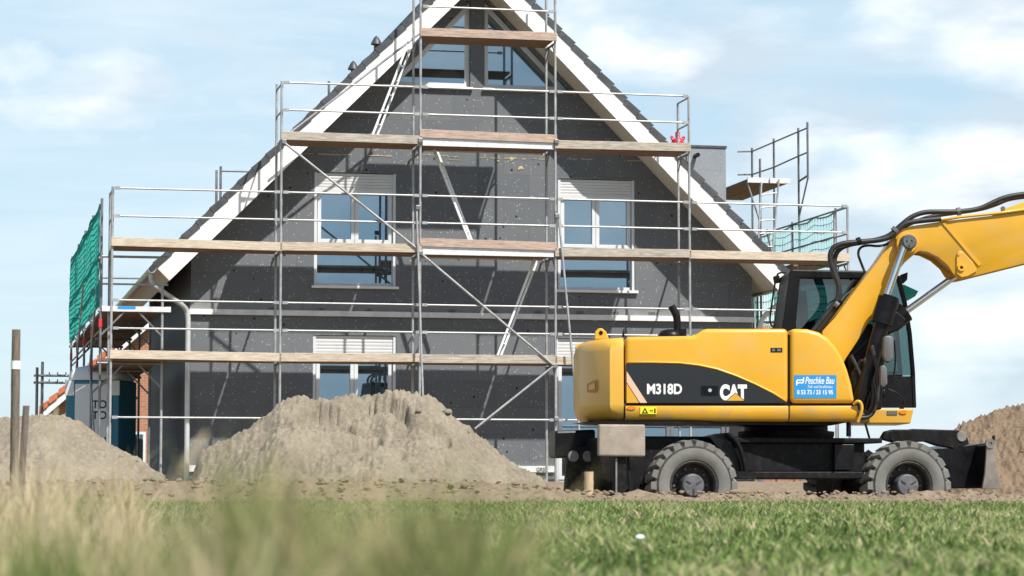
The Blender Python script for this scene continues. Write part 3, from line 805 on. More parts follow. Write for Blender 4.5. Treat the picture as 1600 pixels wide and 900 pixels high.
# front steel deck edge with blue lettering band
MB().box(uo+.02, ui+.15, YS[0]-.05, YS[0]-.012, zpl-.075, zpl+.02).build('deck_rim', white_steel, ls)
MB().box(uo+.30, uo+.62, YS[0]-.055, YS[0]-.051, zpl+.0-.03, zpl+.018).build('blue_mark', blue_sticker, ls)
for h in (.42, .92): MB().tube((uo, YS[0], zpl+h), (ui+.1, YS[0], zpl+h), .0175, 8).build('end_rail', galv, ls, smooth=40)
def net(name, A, B, z0, z1, cell, mat, r, label, group=None, sag=.03, hem=True):
    """net panel hanging between plan points A and B (house frame)"""
    A = Vector((A[0], A[1], 0)); B = Vector((B[0], B[1], 0)); L = (B-A).length; d = (B-A)/L; nrm = Vector((-d.y, d.x, 0))
    m = MB(); ku = int(L/cell); kv = int((z1-z0)/cell); st = 3
    def pt(i, j):
        u = i/(ku*1.0); v = j/(kv*1.0)
        bl = .025*math.sin(u*math.pi*6+v*3) + .03*fbm(u*9, v*4, 2)
        return A + d*(L*u) + nrm*(bl*.6) + Vector((0,0, z0+(z1-z0)*v - sag*math.sin(math.pi*((u*4)%1)) + .014*fbm(u*14, v*5, 7)))
    for i in range(ku+1): m.path([pt(i, j) for j in np.linspace(0, kv, kv//2+1)], r, st, caps=False)
    for j in range(kv+1): m.path([pt(i, j) for i in np.linspace(0, ku, ku//1+1)], r, st, caps=False)
    rt = root(name, HF, ((A.x+B.x)/2, (A.y+B.y)/2, z0), label, 'safety net', group)
    m.build('mesh_panel', mat, rt)
    if hem:
        h = MB()
        for j in (0, kv): h.path([pt(i, j) for i in range(ku+1)], r*2.2, 5)
        for i in (0, ku): h.path([pt(i, j) for j in range(kv+1)], r*2.2, 5)
        h.build('edge_rope', mat, rt)
    return rt
net('safety_net', (uo-.03, YS[0]+.05), (uo-.03, YS[4]), zpl+.03, ztop-.10, .10, net_m, .0065, 'dense green net on the left eave scaffold')

# ------------------------------------------------------------------ right side tower scaffold (by the dormer)
yt = 1.4
pA = HF.hit(1248, 282, yt); pB = HF.hit(1167, 280, yt)
u1, u0 = pA.x, pB.x; zp = pA.z
rs = root('side_scaffold', HF, ((u0+u1)/2, yt+1.3, bz), 'tall narrow scaffold with a high platform beside the dormer', 'scaffold')
zt2 = HF.hit(1248, 200, yt).z
def rt_(name, mb, mat=galv_dark): mb.build(name, mat, rs, smooth=45)
TY = [yt, yt+1.6, yt+3.1]
for y in TY:
    rt_('post', MB().tube((u1, y, bz), (u1, y, zt2), RT, 8))
rt_('post', MB().tube((u0+.28, yt, bz), (u0+.28, yt, zp+.42), RT, 8))
rt_('post', MB().tube((u0+.28, yt+3.1, bz), (u0+.28, yt+3.1, zp+.9), RT, 8))
ub = HF.hit(1262, 235, yt-.3).x
zc_t = HF.hit(1262, 191, yt-.3).z; zc_b = HF.hit(1262, 278, yt-.3).z
rt_('post', MB().tube((ub, yt-.3, zc_b), (ub, yt-.3, zc_t), RT, 8))
rt_('bracket', MB().tube((u1, yt, zp-.02), (ub, yt-.3, zc_b+.05), .022, 8).tube((u1, yt, zp-.75), (ub, yt-.3, zc_b), .018, 8))
for h in (.5, 1.0):
    rt_('guardrail', MB().path([(ub, yt-.3, zp+h+.04), (u1, yt, zp+h), (u1, yt+1.6, zp+h-(.03 if h<.9 else 0)), (u1, yt+3.1, zp+h), (u1-.3, yt+3.2, zp+h)], .0175, 8))
for j in range(2):
    x0 = u0 + j*.47
    MB().box(x0, x0+.44, yt-.02, yt+3.2, zp-.055, zp-.002).build('deck', wood_deck, rs)
    MB().box(x0, x0+.44, yt-.06, yt-.023, zp-.075, zp+.03).build('deck_rim', white_steel, rs)
rt_('diagonal_brace', MB().tube((u0+.28, yt, zp-.9), (u0+.0, yt, zp-.05), .018, 8), galv)
rt_('diagonal_brace', MB().tube((u0+.45, yt+.1, zp-1.0), (u1-.2, yt+.1, zp-3.6), .02, 8))
for dz in (1.95, 2.9, 4.0): rt_('ledger', MB().tube((u0+.28, yt, zp-dz), (u1, yt, zp-dz), .02, 8))
def tower_ladder():
    a0 = HF.hit(1190, 285, yt-.1); a1 = HF.hit(1184, 395, yt-.25); b0 = HF.hit(1217, 280, yt-.1); b1 = HF.hit(1207, 396, yt-.25)
    m = MB(); m.tube((a0.x, yt-.1, a0.z), (a1.x, yt-.25, a1.z), .02, 8); m.tube((b0.x, yt-.1, b0.z), (b1.x, yt-.25, b1.z), .02, 8)
    for k in range(1, 6):
        t = k/5.5; m.tube((a0.x+(a1.x-a0.x)*t, yt-.1-.15*t, a0.z+(a1.z-a0.z)*t), (b0.x+(b1.x-b0.x)*t, yt-.1-.15*t, b0.z+(b1.z-b0.z)*t), .014, 6)
    m.build('ladder', galv, rs, smooth=45)
tower_ladder()
# right eave run at the level of the long plank, with net
ue_n = hpu(1310, -1.5)
zq = LV[2]
rg = root('side_scaffold', HF, (ue_n, 1.5, bz), 'low scaffold run along the right eave hung with pale green net', 'scaffold')
for y in (-1.4, 1.2, 3.8):
    MB().tube((ue_n, y, bz), (ue_n, y, zq+1.05), RT, 8).build('post', galv_dark, rg, smooth=50)
    MB().tube((ue_n-.75, y, bz), (ue_n-.75, y, zq+.1), RT, 8).build('post', galv_dark, rg, smooth=50)
    MB().tube((ue_n-.75, y, zq-.08), (ue_n, y, zq-.08), .024, 8).build('transom', galv_dark, rg, smooth=50)
for h in (.5, 1.0): MB().tube((ue_n, -1.4, zq+h), (ue_n, 3.8, zq+h), .0175, 8).build('guardrail', galv_dark, rg, smooth=50)
for j in range(2): MB().box(ue_n-.72+.36*j, ue_n-.38+.36*j, -1.0, 3.8, zq-.05, zq-.002).build('deck', wood_deck, rg)
MB().tube((ue_n, -1.4, zq+1.0), (PU[5], -D2, LV[2]+1.0), .02, 8).build('corner_tube', galv, rg, smooth=50)
net('safety_net', (ue_n+.03, -1.35), (ue_n+.03, 3.7), zq-1.0, zq+1.0, .15, net_pale, .008, 'pale green net sagging on the right eave scaffold', sag=.05)

# scaffold on the far gable, its ends showing past the roof edge
yr = HD + 1.2
u_a = HF.hit(341, 280, yr).x; rr_ = root('rear_scaffold', HF, (u_a, yr, bz), 'rear scaffold whose post ends and rails peep past the left roof edge', 'scaffold')
for px, pt in ((338.5, 266), (345, 260), (514, 127), (159, 395)):
    p = HF.hit(px, pt, yr); MB().tube((p.x, yr, bz), (p.x, yr, p.z), .03, 8).build('post', galv_dark, rr_, smooth=50)
for py, pa, pb in ((267, 345, 560), (401, 159, 420), (434, 159, 420)):
    a = HF.hit(pa, py, yr); b = HF.hit(pb, py, yr); MB().tube((a.x, yr, a.z), (b.x, yr, a.z), .022, 8).build('guardrail', galv_dark, rr_, smooth=50)
# ------------------------------------------------------------------ portable toilet
ty = 2.6
TFp = HF.world((hpu(160, ty), ty, bz)); TFr = Frame(TFp.x, TFp.y, R(-10))
tl = root('portable_toilet', TFr, (0, 0, bz), 'white and blue portable toilet cabin behind the left scaffold posts', 'toilet')
b0 = bz
MB().box(-.55,.55,-.55,.55,b0,b0+.16).build('skid', grey_plastic, tl, bevel=.02)
MB().box(-.54,.54,-.54,.54,b0+.163,b0+2.05).build('cabin', blue_plastic, tl, bevel=.03)
MB().box(-.34,.40,-.575,-.543,b0+.17,b0+1.98).build('door', white_plastic, tl, bevel=.015)
dr = tl.children[-1]
MB().box(-.27,.33,-.592,-.578,b0+1.25,b0+1.85).box(-.27,.33,-.592,-.578,b0+.3,b0+1.15).build('door_panel', white_plastic, tl, bevel=.012)
MB().box(.28,.36,-.61,-.58,b0+.82,b0+.95).build('latch', black_paint, tl, bevel=.01)
rings = []
for z, s in ((2.053,.56),(2.14,.57),(2.24,.53),(2.31,.42),(2.35,.26),(2.37,.08)):
    rings.append([(s*math.copysign(abs(math.cos(a))**.45, math.cos(a)), s*math.copysign(abs(math.sin(a))**.45, math.sin(a)), b0+z) for a in np.linspace(0, 2*math.pi, 33)[:-1]])
MB().rings(rings).build('roof', white_plastic, tl, smooth=40)
for s in (-.45, .47): MB().box(s-.09,s+.09,-.568,-.543,b0+1.75,b0+2.04).build('corner_post', white_plastic, tl, bevel=.01)
for k, z in enumerate((1.50, 1.29)): put_text('TOI', .02, -.594, b0+z, .34, .16, black_paint, tl, off=.02)
# ------------------------------------------------------------------ neighbouring houses far behind
def brick_house(name, pxl, pyl, pxr, pyr, Y, label, halfw, depth=9, pitch=.9):
    a = WF.hit(pxl, pyl, Y)
    fr = Frame(a.x, Y, R(8))
    zr_ = a.z + halfw*pitch
    h = root(name, fr, (halfw, 0, .2), label, 'house')
    x0 = .35; x1 = 2*halfw-.35
    MB().prism([(x0, .0), (x1, .0), (x1, a.z+.1), (halfw, zr_-.25), (x0, a.z+.1)], 0, depth).build('wall', brick_m, h)
    rf = MB()
    for s in (-1, 1):
        q = [(0, a.z), (halfw, zr_), (halfw, zr_-.22), (0, a.z-.2)]
        if s > 0: q = [(2*halfw-x, z) for x, z in q]
        rf.prism(q, -.35, depth+.35)
    r_ = rf.build('roof', rtile_m, h)
    for s in (-1, 1):
        q = [(-.02, a.z-.19), (halfw, zr_-.2), (halfw, zr_-.46), (-.02, a.z-.44)]
        if s > 0: q = [(2*halfw-x, z) for x, z in q]
        MB().prism(q, -.40, -.352).build('bargeboard', white_plastic, h)
    vt = MB()
    L = math.hypot(halfw, zr_-a.z); n = int(L/.4)
    for s in (-1, 1):
        for k in range(n):
            x = halfw*k/n; z = a.z+(zr_-a.z)*k/n; x2 = halfw*(k+.92)/n; z2 = a.z+(zr_-a.z)*(k+.92)/n
            q = [(x, z+.10), (x2, z2+.04), (x2, z2-.16), (x, z-.12)]
            if s > 0: q = [(2*halfw-a_, b_) for a_, b_ in q]
            vt.prism(q, -.47, -.405)
    vt.build('verge_tile', brick_trim, r_)
    for (cx, cz) in ((halfw*.62, 1.6), (halfw*1.3, 1.6), (halfw, a.z+.8)):
        f = MB(); i1 = ring(f, rectm(cx-.6, cx+.6, cz-.6, cz+.7), .08, -.03, -.003)
        wo = f.build('window', white_plastic, h); MB().prism(i1, -.015, -.005).build('pane', pane_m, wo)
    return h
brick_house('brick_house', 62, 640, 0, 0, 84, 'orange brick house with red verge tiles showing behind the left scaffold', 4.6)
brick_house('brick_house', 1165, 518, 0, 0, 92, 'small brick building glimpsed behind the excavator cab and right downpipe', 1.6, pitch=.22)
# stacked scaffold frames standing left of the toilet
sf = root('scaffold_frame', HF, (hpu(63, 6), 6, bz), 'dark leftover scaffold frame standing left of the portable toilet', 'scaffold frame')
u = hpu(63, 6); z1 = HF.hit(63, 565, 6).z
ux = hpu(122, 6)
MB().tube((u-.05,6,bz),(u-.05,6,z1-.12),.03,8).tube((u+.06,6.05,bz),(u+.06,6.05,z1),.03,8).build('post', galv_dark, sf, smooth=50)
for py in (587, 598):
    z = HF.hit(90, py, 6).z
    m = MB().tube((u-.12,6,z),(ux,6,z),.025,8)
    for k in range(4): m.tube((u+.2+k*.17,6,z),(u+.2+k*.17,6,z+.07),.015,6)
    m.build('ledger', galv_dark, sf, smooth=50)
MB().tube((ux,6,bz),(ux,6,HF.hit(90,580,6).z),.03,8).build('post', galv_dark, sf, smooth=50)

# ------------------------------------------------------------------ excavator
CUR = UFR
def ep(px, py, y=0.0): p = CUR.hit(px, py, y); return (p.x, p.z)
EZ = -.16
ex = root('wheeled_excavator', UFR, (0, 1.2, EZ), 'yellow wheeled excavator with black cab parked before the house', 'excavator')
def E(name, mb, mat, par=None, **kw): return mb.build(name, mat, par or ex, **kw)
def poly(pts, y=0.0): return [ep(a, b, y) for a, b in pts]
BW = 2.42
# hood (rear engine cover)
x975 = ep(975, 580)[0]
hood_poly = poly([(977,630),(977,526),(1086,524.5),(1100,513.5),(1231.5,513.5),(1231.5,630)])
E('engine_hood', MB().prism(hood_poly, 0, BW), yellow, bevel=.055, seg=4, smooth=35)
core = MB().prism(poly([(984,655),(984,535),(1232,522),(1300,545),(1330,600),(1336,655)]), .05, .9); E('inner_frame', core, black_paint)
# front fender
fend = poly([(1235,630),(1235,513.5),(1262,514),(1280,519),(1294,528),(1306,541),(1316,557),(1324,577),(1331,601),(1336,630)])
E('front_fender', MB().prism(fend, .0, .92), yellow, bevel=.055, seg=4, angle=40, smooth=35)
# skirt
def skirt(pxa, pxb, name, mat):
    za = ep(pxa, 634)[1]; zb = ep(pxa, 658)[1]; xa = ep(pxa, 640)[0]; xb = ep(pxb, 640)[0]
    pr = [(-.005, za), (-.012, za-.09), (.02, zb+.02), (.07, zb), (.5, zb), (.5, za)]
    n = len(pr); m = MB().add([(xa, y, z) for y, z in pr] + [(xb, y, z) for y, z in pr],
        [tuple(range(n)), tuple(range(2*n-1, n-1, -1))] + [((i+1)%n, i, n+i, n+(i+1)%n) for i in range(n)])
    return E(name, m, mat, bevel=.012, seg=2, smooth=35)
skirt(977, 1232, 'lower_skirt', yellow_low); skirt(1234, 1340, 'lower_skirt', yellow_low)
# counterweight : arc in plan
plan = []
for k in range(17):
    t = k/16; y = BW*t
    x = -.17 - .37*(1 - abs(2*t-1)**2.6)
    plan.append((x, y))
zt = ep(960, 527)[1]; zs_ = ep(960, 633)[1]; zbm = ep(960, 657)[1]
def ring_cw(z, ins, dx=0):
    cx, cy = .3, BW/2
    out = [(x975 + x + ins*1.2*(1 if x < -.05 else .3), ins + y*(BW-2*ins)/BW, z) for x, y in plan]
    return [(x975-.004, ins, z)] + out + [(x975-.004, BW-ins, z)]
cw = MB().rings([ring_cw(zbm, .10), ring_cw(zbm+.06, .03), ring_cw(zs_-.012, .0), ring_cw(zs_+.012, .0), ring_cw(zs_+(zt-zs_)*.80, .0), ring_cw(zt-.07, .02), ring_cw(zt-.02, .055), ring_cw(zt, .11)])
E('counterweight', cw, yellow_cw, smooth=50, bevel=0)
# recess handle, lifting eyes
y_r = .75
def cw_pt(px, py, out=.0):
    # point on the curved rear face seen at (px,py)
    best = None
    for k in range(400):
        t = .5*k/400; y = BW*t; x = x975 - .17 - .37*(1 - abs(2*t-1)**2.6) - out
        z = ep(px, py, y)[1]; d = abs(ep(px, py, y)[0] - x)
        if best is None or d < best[0]: best = (d, (x, y, z))
    return Vector(best[1])
q = [cw_pt(a, b, -.01) for a, b in ((917,600),(930,593),(934,595),(934,610),(929,614),(917,613))]; q2 = [cw_pt(a, b, .006) for a, b in ((917,600),(930,593),(934,595),(934,610),(929,614),(917,613))]
E('rear_recess', MB().rings([q, q2]), recess_m)
q = [cw_pt(a, b, -.01) for a, b in ((920,602),(929,598),(930,608),(920,610))]; q2 = [cw_pt(a, b, .016) for a, b in ((920,602),(929,598),(930,608),(920,610))]
E('rear_handle', MB().rings([q, q2]), yellow_cw)
E('lifting_eye', MB().prism(poly([(929,530),(930,518),(935,513),(941,513),(947,518),(952,530)], .5), .5, .56), yellow, bevel=.01)
c = ep(939, 520, .49); E('eye_hole', MB().lathe_y((c[0], .493, c[1]), [(0, 0), (.025, 0), (.025, .003)], 16), black_paint)
E('lifting_eye', MB().prism(poly([(899,552),(899,541),(905,536),(912,538),(915,552)], 1.1), 1.1, 1.16), yellow, bevel=.01)
# black swoosh panel
sw = poly([(978,630),(978,568.5),(1020,568),(1062,569),(1092,572.5),(1120,578.5),(1150,589),(1180,602),(1208,616),(1226,627),(1229,630)])
pan = E('side_panel', MB().prism(sw, -.010, -.001), black_gloss, bevel=.004, seg=1)
# arched lip over the panel
lip = [Vector((*ep(a, b), 0)) for a, b in ((978,566.5),(1020,566),(1062,567),(1092,570.5),(1120,576.5),(1150,587),(1180,600),(1208,614),(1229,627.5))]
E('panel_lip', MB().path([(p.x, -.004, p.y) for p in lip], .014, 8), yellow, smooth=True)
E('stripe', MB().prism(poly([(979,580),(979,597),(1000,629.5),(1011,629.5)]), -.013, -.0105), pink_stripe, pan)
E('panel_corner', MB().prism(poly([(979,599),(979,629.5),(998.5,629.5)]), -.013, -.0105), yellow, pan)
def etext(txt, px0, py0, px1, py1, mat, y=-.0125, **kw):
    a = ep(px0, py1, y); b = ep(px1, py0, y)
    return put_text(txt, a[0], y, a[1], b[0]-a[0], b[1]-a[1], mat, pan if kw.pop('on_panel', True) else ex, **kw)
etext('M318D', 1011, 599.5, 1065.5, 616, white_letter, off=.032)
etext('CAT', 1125, 600.5, 1167, 625.5, white_letter, off=.06)
E('triangle_mark', MB().prism(poly([(1133.5,626.6),(1149,613.2),(1164.5,626.6)]), -.0165, -.0145), black_gloss, pan)
E('triangle_mark', MB().prism(poly([(1135.5,626.2),(1149,614.6),(1162.5,626.2)]), -.0185, -.0168), yellow, pan)
E('latch_plate', MB().prism(poly([(1095,602),(1122,602),(1122,618.5),(1095,618.5)]), -.016, -.0105), black_paint, pan, bevel=.004)
c = ep(1109, 610); E('latch', MB().lathe_y((c[0], -.017, c[1]), [(0,-.012),(.022,-.012),(.026,0)], 16), chrome, pan)
# stickers
st = E('sticker', MB().prism(poly([(1241,586),(1307,586),(1307,622),(1241,622)]), -.004, -.001), blue_sticker)
etext('Peschke Bau', 1258, 589, 1304, 600, white_letter, y=-.0062, on_panel=False, shear=.3, off=.012)
etext('Tief- und Straßenbau', 1262, 602, 1301, 606.5, white_letter, y=-.0062, on_panel=False, shear=.3)
etext('0 53 73 / 33 15 95', 1245.5, 609.5, 1301.5, 616.5, white_letter, y=-.0062, on_panel=False, off=.025)
for px in (1247.5, 1252.5):
    c = ep(px, 596); E('sticker_logo', MB().lathe_y((c[0], -.0062, c[1]), [(.012,0),(.027,0),(.027,.001)], 20), white_letter, st)
E('sticker_logo', MB().prism(poly([(1243.8,596),(1245.6,596),(1245.6,602.5),(1243.8,602.5)]), -.0064,-.0055), white_letter, st)
E('sticker_logo', MB().prism(poly([(1254.6,589.5),(1256.3,589.5),(1256.3,596),(1254.6,596)]), -.0064,-.0055), white_letter, st)
lb = E('label_plate', MB().prism(poly([(1204,543.5),(1222.5,543.5),(1222.5,550.5),(1204,550.5)]), -.004, -.001), black_paint)
E('label_mark', MB().prism(poly([(1206,545),(1211,545),(1211,549),(1206,549)]), -.006, -.0045).prism(poly([(1214,545),(1220.5,545),(1220.5,549),(1214,549)]), -.006, -.0045), grey_plastic, lb)
E('warning_sticker', MB().prism(poly([(1000,635.5),(1026,635.5),(1026,647),(1000,647)]), -.020, -.0135), sticker_yellow)
ws = ex.children[-1]
m = MB(); 
tri_o = poly([(1002.5,646),(1012.5,646),(1007.5,637)]); i1 = ring(m, tri_o, .012, -.022, -.0205)
m.prism(poly([(1015,641.2),(1020,641.2),(1020,642.6),(1015,642.6)]), -.022,-.0205); m.prism(poly([(1022,638.5),(1024.2,638.5),(1024.2,645.5),(1022,645.5)]), -.022,-.0205)
E('warning_symbol', m, black_paint, [o for o in ex.children if o.name.startswith('warning_sticker')][0])
c = ep(986, 637.5); E('reflector', MB().add([(c[0]+.052*math.cos(a), -.022, c[1]+.022*math.sin(a)) for a in np.linspace(0,2*math.pi,24)[:-1]] + [(c[0]+.052*math.cos(a), -.01, c[1]+.022*math.sin(a)) for a in np.linspace(0,2*math.pi,24)[:-1]],
    [tuple(range(22,-1,-1))] + [(i,(i+1)%23,23+(i+1)%23,23+i) for i in range(23)]), orange_lens)
# exhaust and roof bits
def epp(px, py, y): a = ep(px, py, y); return Vector((a[0], y, a[1]))
E('exhaust_pipe', MB().path(smooth_path([epp(1058,530,1.2), epp(1058.5,505,1.2), epp(1057,492,1.2), epp(1049,478,1.2)]), .047, 14), black_steel, smooth=60)
E('exhaust_base', MB().lathe_z((epp(1048,530,1.2).x, 1.2, epp(1048,527,1.2).z), [(.16,0),(.16,.03),(.12,.08),(.05,.1)], 20).box(epp(1062,520,1.2).x, epp(1072,520,1.2).x, 1.15, 1.25, epp(1060,527,1.2).z, epp(1060,514,1.2).z), black_paint, smooth=40)
E('aerial', MB().tube(epp(974,527,.3), epp(974,514,.3), .02, 8, .004), black_paint)
# turntable and chassis
CUR = EF; REMAP = (EF, UFR)
c = ep(1228, 671, 1.2)
tt = MB()
vsn = 32; z0 = ep(1228,684)[1]; z1 = ep(1228,660)[1]
tt.lathe_z((c[0], 1.2, z0), [(0,0),(.58,0),(.60,.06),(.60,(z1-z0)*.55),(.52,(z1-z0)*.6),(.52,z1-z0),(0,z1-z0)], 40)
E('turntable', tt, black_steel, smooth=40)
E('belly_plate', MB().prism(poly([(935,657),(1338,658.5),(1310,664),(960,661)]), .25, 1.3), black_paint)
ch = MB()
xa, xb = ep(1140,700,.3)[0], ep(1378,700,.3)[0]
zA, zB, zC, zD = ep(1250,684,.3)[1], ep(1250,692,.3)[1], ep(1250,737,.3)[1], ep(1250,748,.3)[1]
ch.box(xa+.05, xb, .28, 2.1, zB, zA).box(xa-.05, xb-.2, .36, 2.0, zC, zB).box(xa, xb-.25, .22, 2.1, zD, zC)
chs = E('chassis', ch, black_steel, bevel=.012)
E('tool_box', MB().prism(poly([(1303,694),(1334,694),(1331,735),(1303,735)], .3), .27, .355), black_paint, chs, bevel=.01)
E('step', MB().prism(poly([(1140,736),(1175,738),(1175,749),(1140,747)], .3), .14, .22), black_steel, chs)
E('mudguard', MB().path(smooth_path([epp(1138,678,.25), epp(1152,690,.25), epp(1162,715,.25), epp(1166,745,.25)]), .03, 8), black_steel, chs, smooth=True)
E('mudguard', MB().prism(poly([(1108,683),(1138,676),(1150,688),(1161,715),(1165,745),(1140,745),(1135,715)], .35), .33, .9), black_paint, chs)
for cxp in (1086, 1420): E('axle', MB().tube((ep(cxp,758)[0], .35, EZ+.548), (ep(cxp,758)[0], 2.1, EZ+.548), .12, 16), black_steel, chs)
E('gearbox', MB().box(ep(1000,700,.8)[0], ep(1150,700,.8)[0], .7, 1.8, ep(1050,740,.8)[1], ep(1050,682,.8)[1]), black_steel, chs)
# wheels
def wheel(cx, cz, y0, side=1, Rr=.545, wd=.29):
    """y0: outer face; side=+1 width goes away from the camera"""
    Wm = MB()
    def pr(p): return [(r, y*side) for r, y in p]
    Wm.lathe_y((cx, y0, cz), pr([(.27,.02),(.285,.012),(.30,.02),(.295,.05),(.262,.07),(.25,.20),(.12,.22),(0,.22)]), 48)
    rim = E('wheel', Wm, rim_m, smooth=35)
    ty = MB()
    prof = [(.27,.03),(.30,.012),(.345,-.012),(.40,-.02),(.45,-.012),(.485,.005),(.492,.03),(.497,.07),(.500,wd/2),(.497,wd-.07),(.492,wd-.03),(.45,wd+.01),(.36,wd+.01),(.27,wd-.02)]
    ty0 = MB(); ty0.lathe_y((cx, y0, cz), pr(prof), 72)
    ty.lathe_y((cx, y0, cz), pr([(.305,.006),(.345,-.016),(.40,-.024),(.442,-.017),(.444,-.008)]), 72)
    # sidewall ring groove
    nl = 22
    for row in (0, 1):
        for k in range(nl):
            an = 2*math.pi*(k + .5*row)/nl
            a2 = an + .10*(1 if row == 0 else -1)
            yo, yi = ((-.004, wd*.52) if row == 0 else (wd+.004, wd*.48))
            yo *= side; yi *= side
            vs = []
            hw = .056
            for (aa, yy, r0, r1, h) in ((an, yo, .445, Rr-.010, hw), (a2, yi, .49, Rr+.002, hw*.75)):
                for r in (r0, r1):
                    hh = h/r if r == r0 else h*.8/r
                    for s in (-1, 1):
                        vs.append((cx + r*math.cos(aa+s*hh*.95), y0+yy, cz + r*math.sin(aa+s*hh*.95)))
            ty.add(vs, [(0,1,3,2),(4,6,7,5),(0,4,5,1),(2,3,7,6),(0,2,6,4),(1,5,7,3)])
    tyo = E('tyre', ty0, tyre_dark, rim, smooth=35)
    E('tread', ty, tyre_m, rim, smooth=35)
    hb = MB().lathe_y((cx, y0, cz), pr([(0,.03),(.12,.03),(.135,.045),(.14,.10),(.15,.20)]), 32)
    h_ = E('hub', hb, hub_m, rim, smooth=35)
    for k in range(10):
        an = 2*math.pi*k/10
        MB().tube((cx+.205*math.cos(an), y0+side*.21, cz+.205*math.sin(an)), (cx+.205*math.cos(an), y0+side*.17, cz+.205*math.sin(an)), .016, 6).build('wheel_nut', hub_m, rim)
    for k in range(3):
        an = 2*math.pi*k/3+.5
        MB().bar((cx+.04*math.cos(an), y0+side*.026, cz+.04*math.sin(an)), (cx+.11*math.cos(an), y0+side*.026, cz+.11*math.sin(an)), .014, .01, (0,1,0)).build('hub_rib', rim_m, rim)
for px, py in ((1085, 757), (1421, 761)):
    a = ep(px, py)
    wheel(a[0], EZ+.548, 0.0, 1); wheel(a[0], EZ+.548, 2.4, -1)
# rear outrigger : pad, leg and dark far leg
pad = E('outrigger_pad', MB().prism(poly([(935,663),(1008,663.5),(1008,713.5),(935,712.5)], -.05), -.07, .02), beige_pad, bevel=.022, seg=3)
E('outrigger_leg', MB().prism(poly([(962,714),(978,714),(978,775),(962,775)], .0), .0, .14).prism(poly([(980,714),(983,714),(990,770),(984,772)], .05), .05, .08), black_steel)
E('leg_edge', MB().prism(poly([(962,716),(964.5,716),(964.5,775),(962,775)], -.015), -.015, -.002), worn_blade)
E('outrigger_beam', MB().prism(poly([(930,684),(1060,682),(1060,740),(1012,765),(960,768),(940,745)], .5), .45, 1.9), black_steel, bevel=.02)
yy_ = 1.0
E('rear_guard', MB().prism(poly([(868,673),(931,671),(931,690),(884,716),(868,715)], 1.0), 1.0, 1.4), black_paint, bevel=.03)
rp = E('rear_plate', MB().prism(poly([(886,716),(893,703),(934,690),(950,700),(950,768),(882,768)], .9), .9, .98), black_steel, bevel=.02)
for px in (896, 919):
    c = ep(px, 713, .9); E('ring', MB().lathe_y((c[0], .88, c[1]), [(.035,.0),(.06,0),(.07,.02)], 20).lathe_y((c[0], .885, c[1]), [(0,0),(.034,.0)], 20), galv_dark, rp)
# dozer blade at the front
E('blade_arm', MB().prism(poly([(1378,686),(1385,674),(1397,671),(1420,671),(1428,670),(1498,672),(1512,684),(1515,694),(1492,701),(1465,696),(1448,690),(1400,692)], .55), .55, .68), black_steel, bevel=.012)
c = ep(1399, 681, .54); E('arm_pin', MB().lathe_y((c[0], .54, c[1]), [(.045,0),(.07,0),(.075,.02)], 24).lathe_y((c[0], .545, c[1]), [(0,0),(.044,0)], 20), black_steel)
c = ep(1503, 682, .54); E('arm_pin', MB().lathe_y((c[0], .535, c[1]), [(0,0),(.06,0),(.07,.02)], 24), worn_blade)
sec = [(1553,690),(1556,700),(1554,712),(1555,730),(1560,748),(1565,764),(1534,764),(1538,740),(1540,715),(1541,692)]
bl = E('dozer_blade', MB().prism(poly([(1549,694),(1552,702),(1550,713),(1551,730),(1556,748),(1561,763),(1552,763),(1546,745),(1543,728),(1543,708),(1544,696)], .1), .05, 2.45), black_steel, bevel=.008)
E('blade_cheek', MB().prism(poly(sec, .02), .0, .04), worn_blade, bl, bevel=.006)
E('blade_cheek', MB().prism(poly(sec, .02), 2.46, 2.5), worn_blade, bl, bevel=.006)
E('blade_back', MB().prism(poly([(1490,700),(1543,692),(1543,760),(1480,762)], .5), .5, 2.0), black_paint, bl)
c = ep(1547, 693, .0); E('cheek_eye', MB().lathe_y((c[0], -.012, c[1]), [(.025,0),(.06,0),(.065,.02)], 20), worn_blade, bl)
E('cheek_eye', MB().tube(epp(1551,690,.02), epp(1553,681,.02), .02, 8), black_steel, bl)
E('mud_pipe', MB().tube(epp(1360,690,.8), epp(1352,662,.8), .015, 8).tube(epp(1326,682,.4), epp(1326,658,.4), .03, 10), black_paint)
# cab
CUR = UFR; REMAP = None
CY0, CY1 = 1.42, 2.38
cabp_unused = poly([(1222,424),(1226,420.5),(1400,424),(1410,433),(1418,470),(1426,520),(1431,580),(1432,636),(1209,636),(1209,512)], CY0)
cab = E('cab', MB().prism(poly([(1233,425),(1238,420.5),(1398,424),(1408,434),(1390,437),(1233,435)], CY0), CY0, CY1), black_paint, bevel=.02)
def strut(pts, y0, y1, mat=black_paint, nm='pillar', par=None): return E(nm, MB().prism(poly(pts, CY0), y0, y1), mat, par or cab, bevel=.008, seg=1)
for (a, b) in ((CY0, CY0+.09), (CY1-.09, CY1)):
    strut([(1233,433),(1250,434),(1243,514),(1240,638),(1219,638),(1222,512)], a, b)
    strut([(1345,434),(1356,434),(1352,640),(1340,640)], a, b)
    strut([(1400,432),(1408,434),(1417,470),(1425,520),(1430,580),(1432,637),(1426,637),(1424,580),(1419,522),(1411,472)], a, b)
strut([(1222,600),(1356,600),(1356,640),(1222,640)], CY0, CY1, nm='cab_base')
strut([(1233.5,434),(1238,434),(1228,514),(1225,600),(1220,600),(1222.5,512)], CY0+.092, CY1-.092, nm='rear_panel')
strut([(1354,588),(1430,588),(1432,637),(1354,637)], CY0+.01, CY0+.08, nm='door_lower')
strut([(1354,575),(1428,575),(1428,588),(1354,588)], CY1-.08, CY1-.01, nm='door_lower')
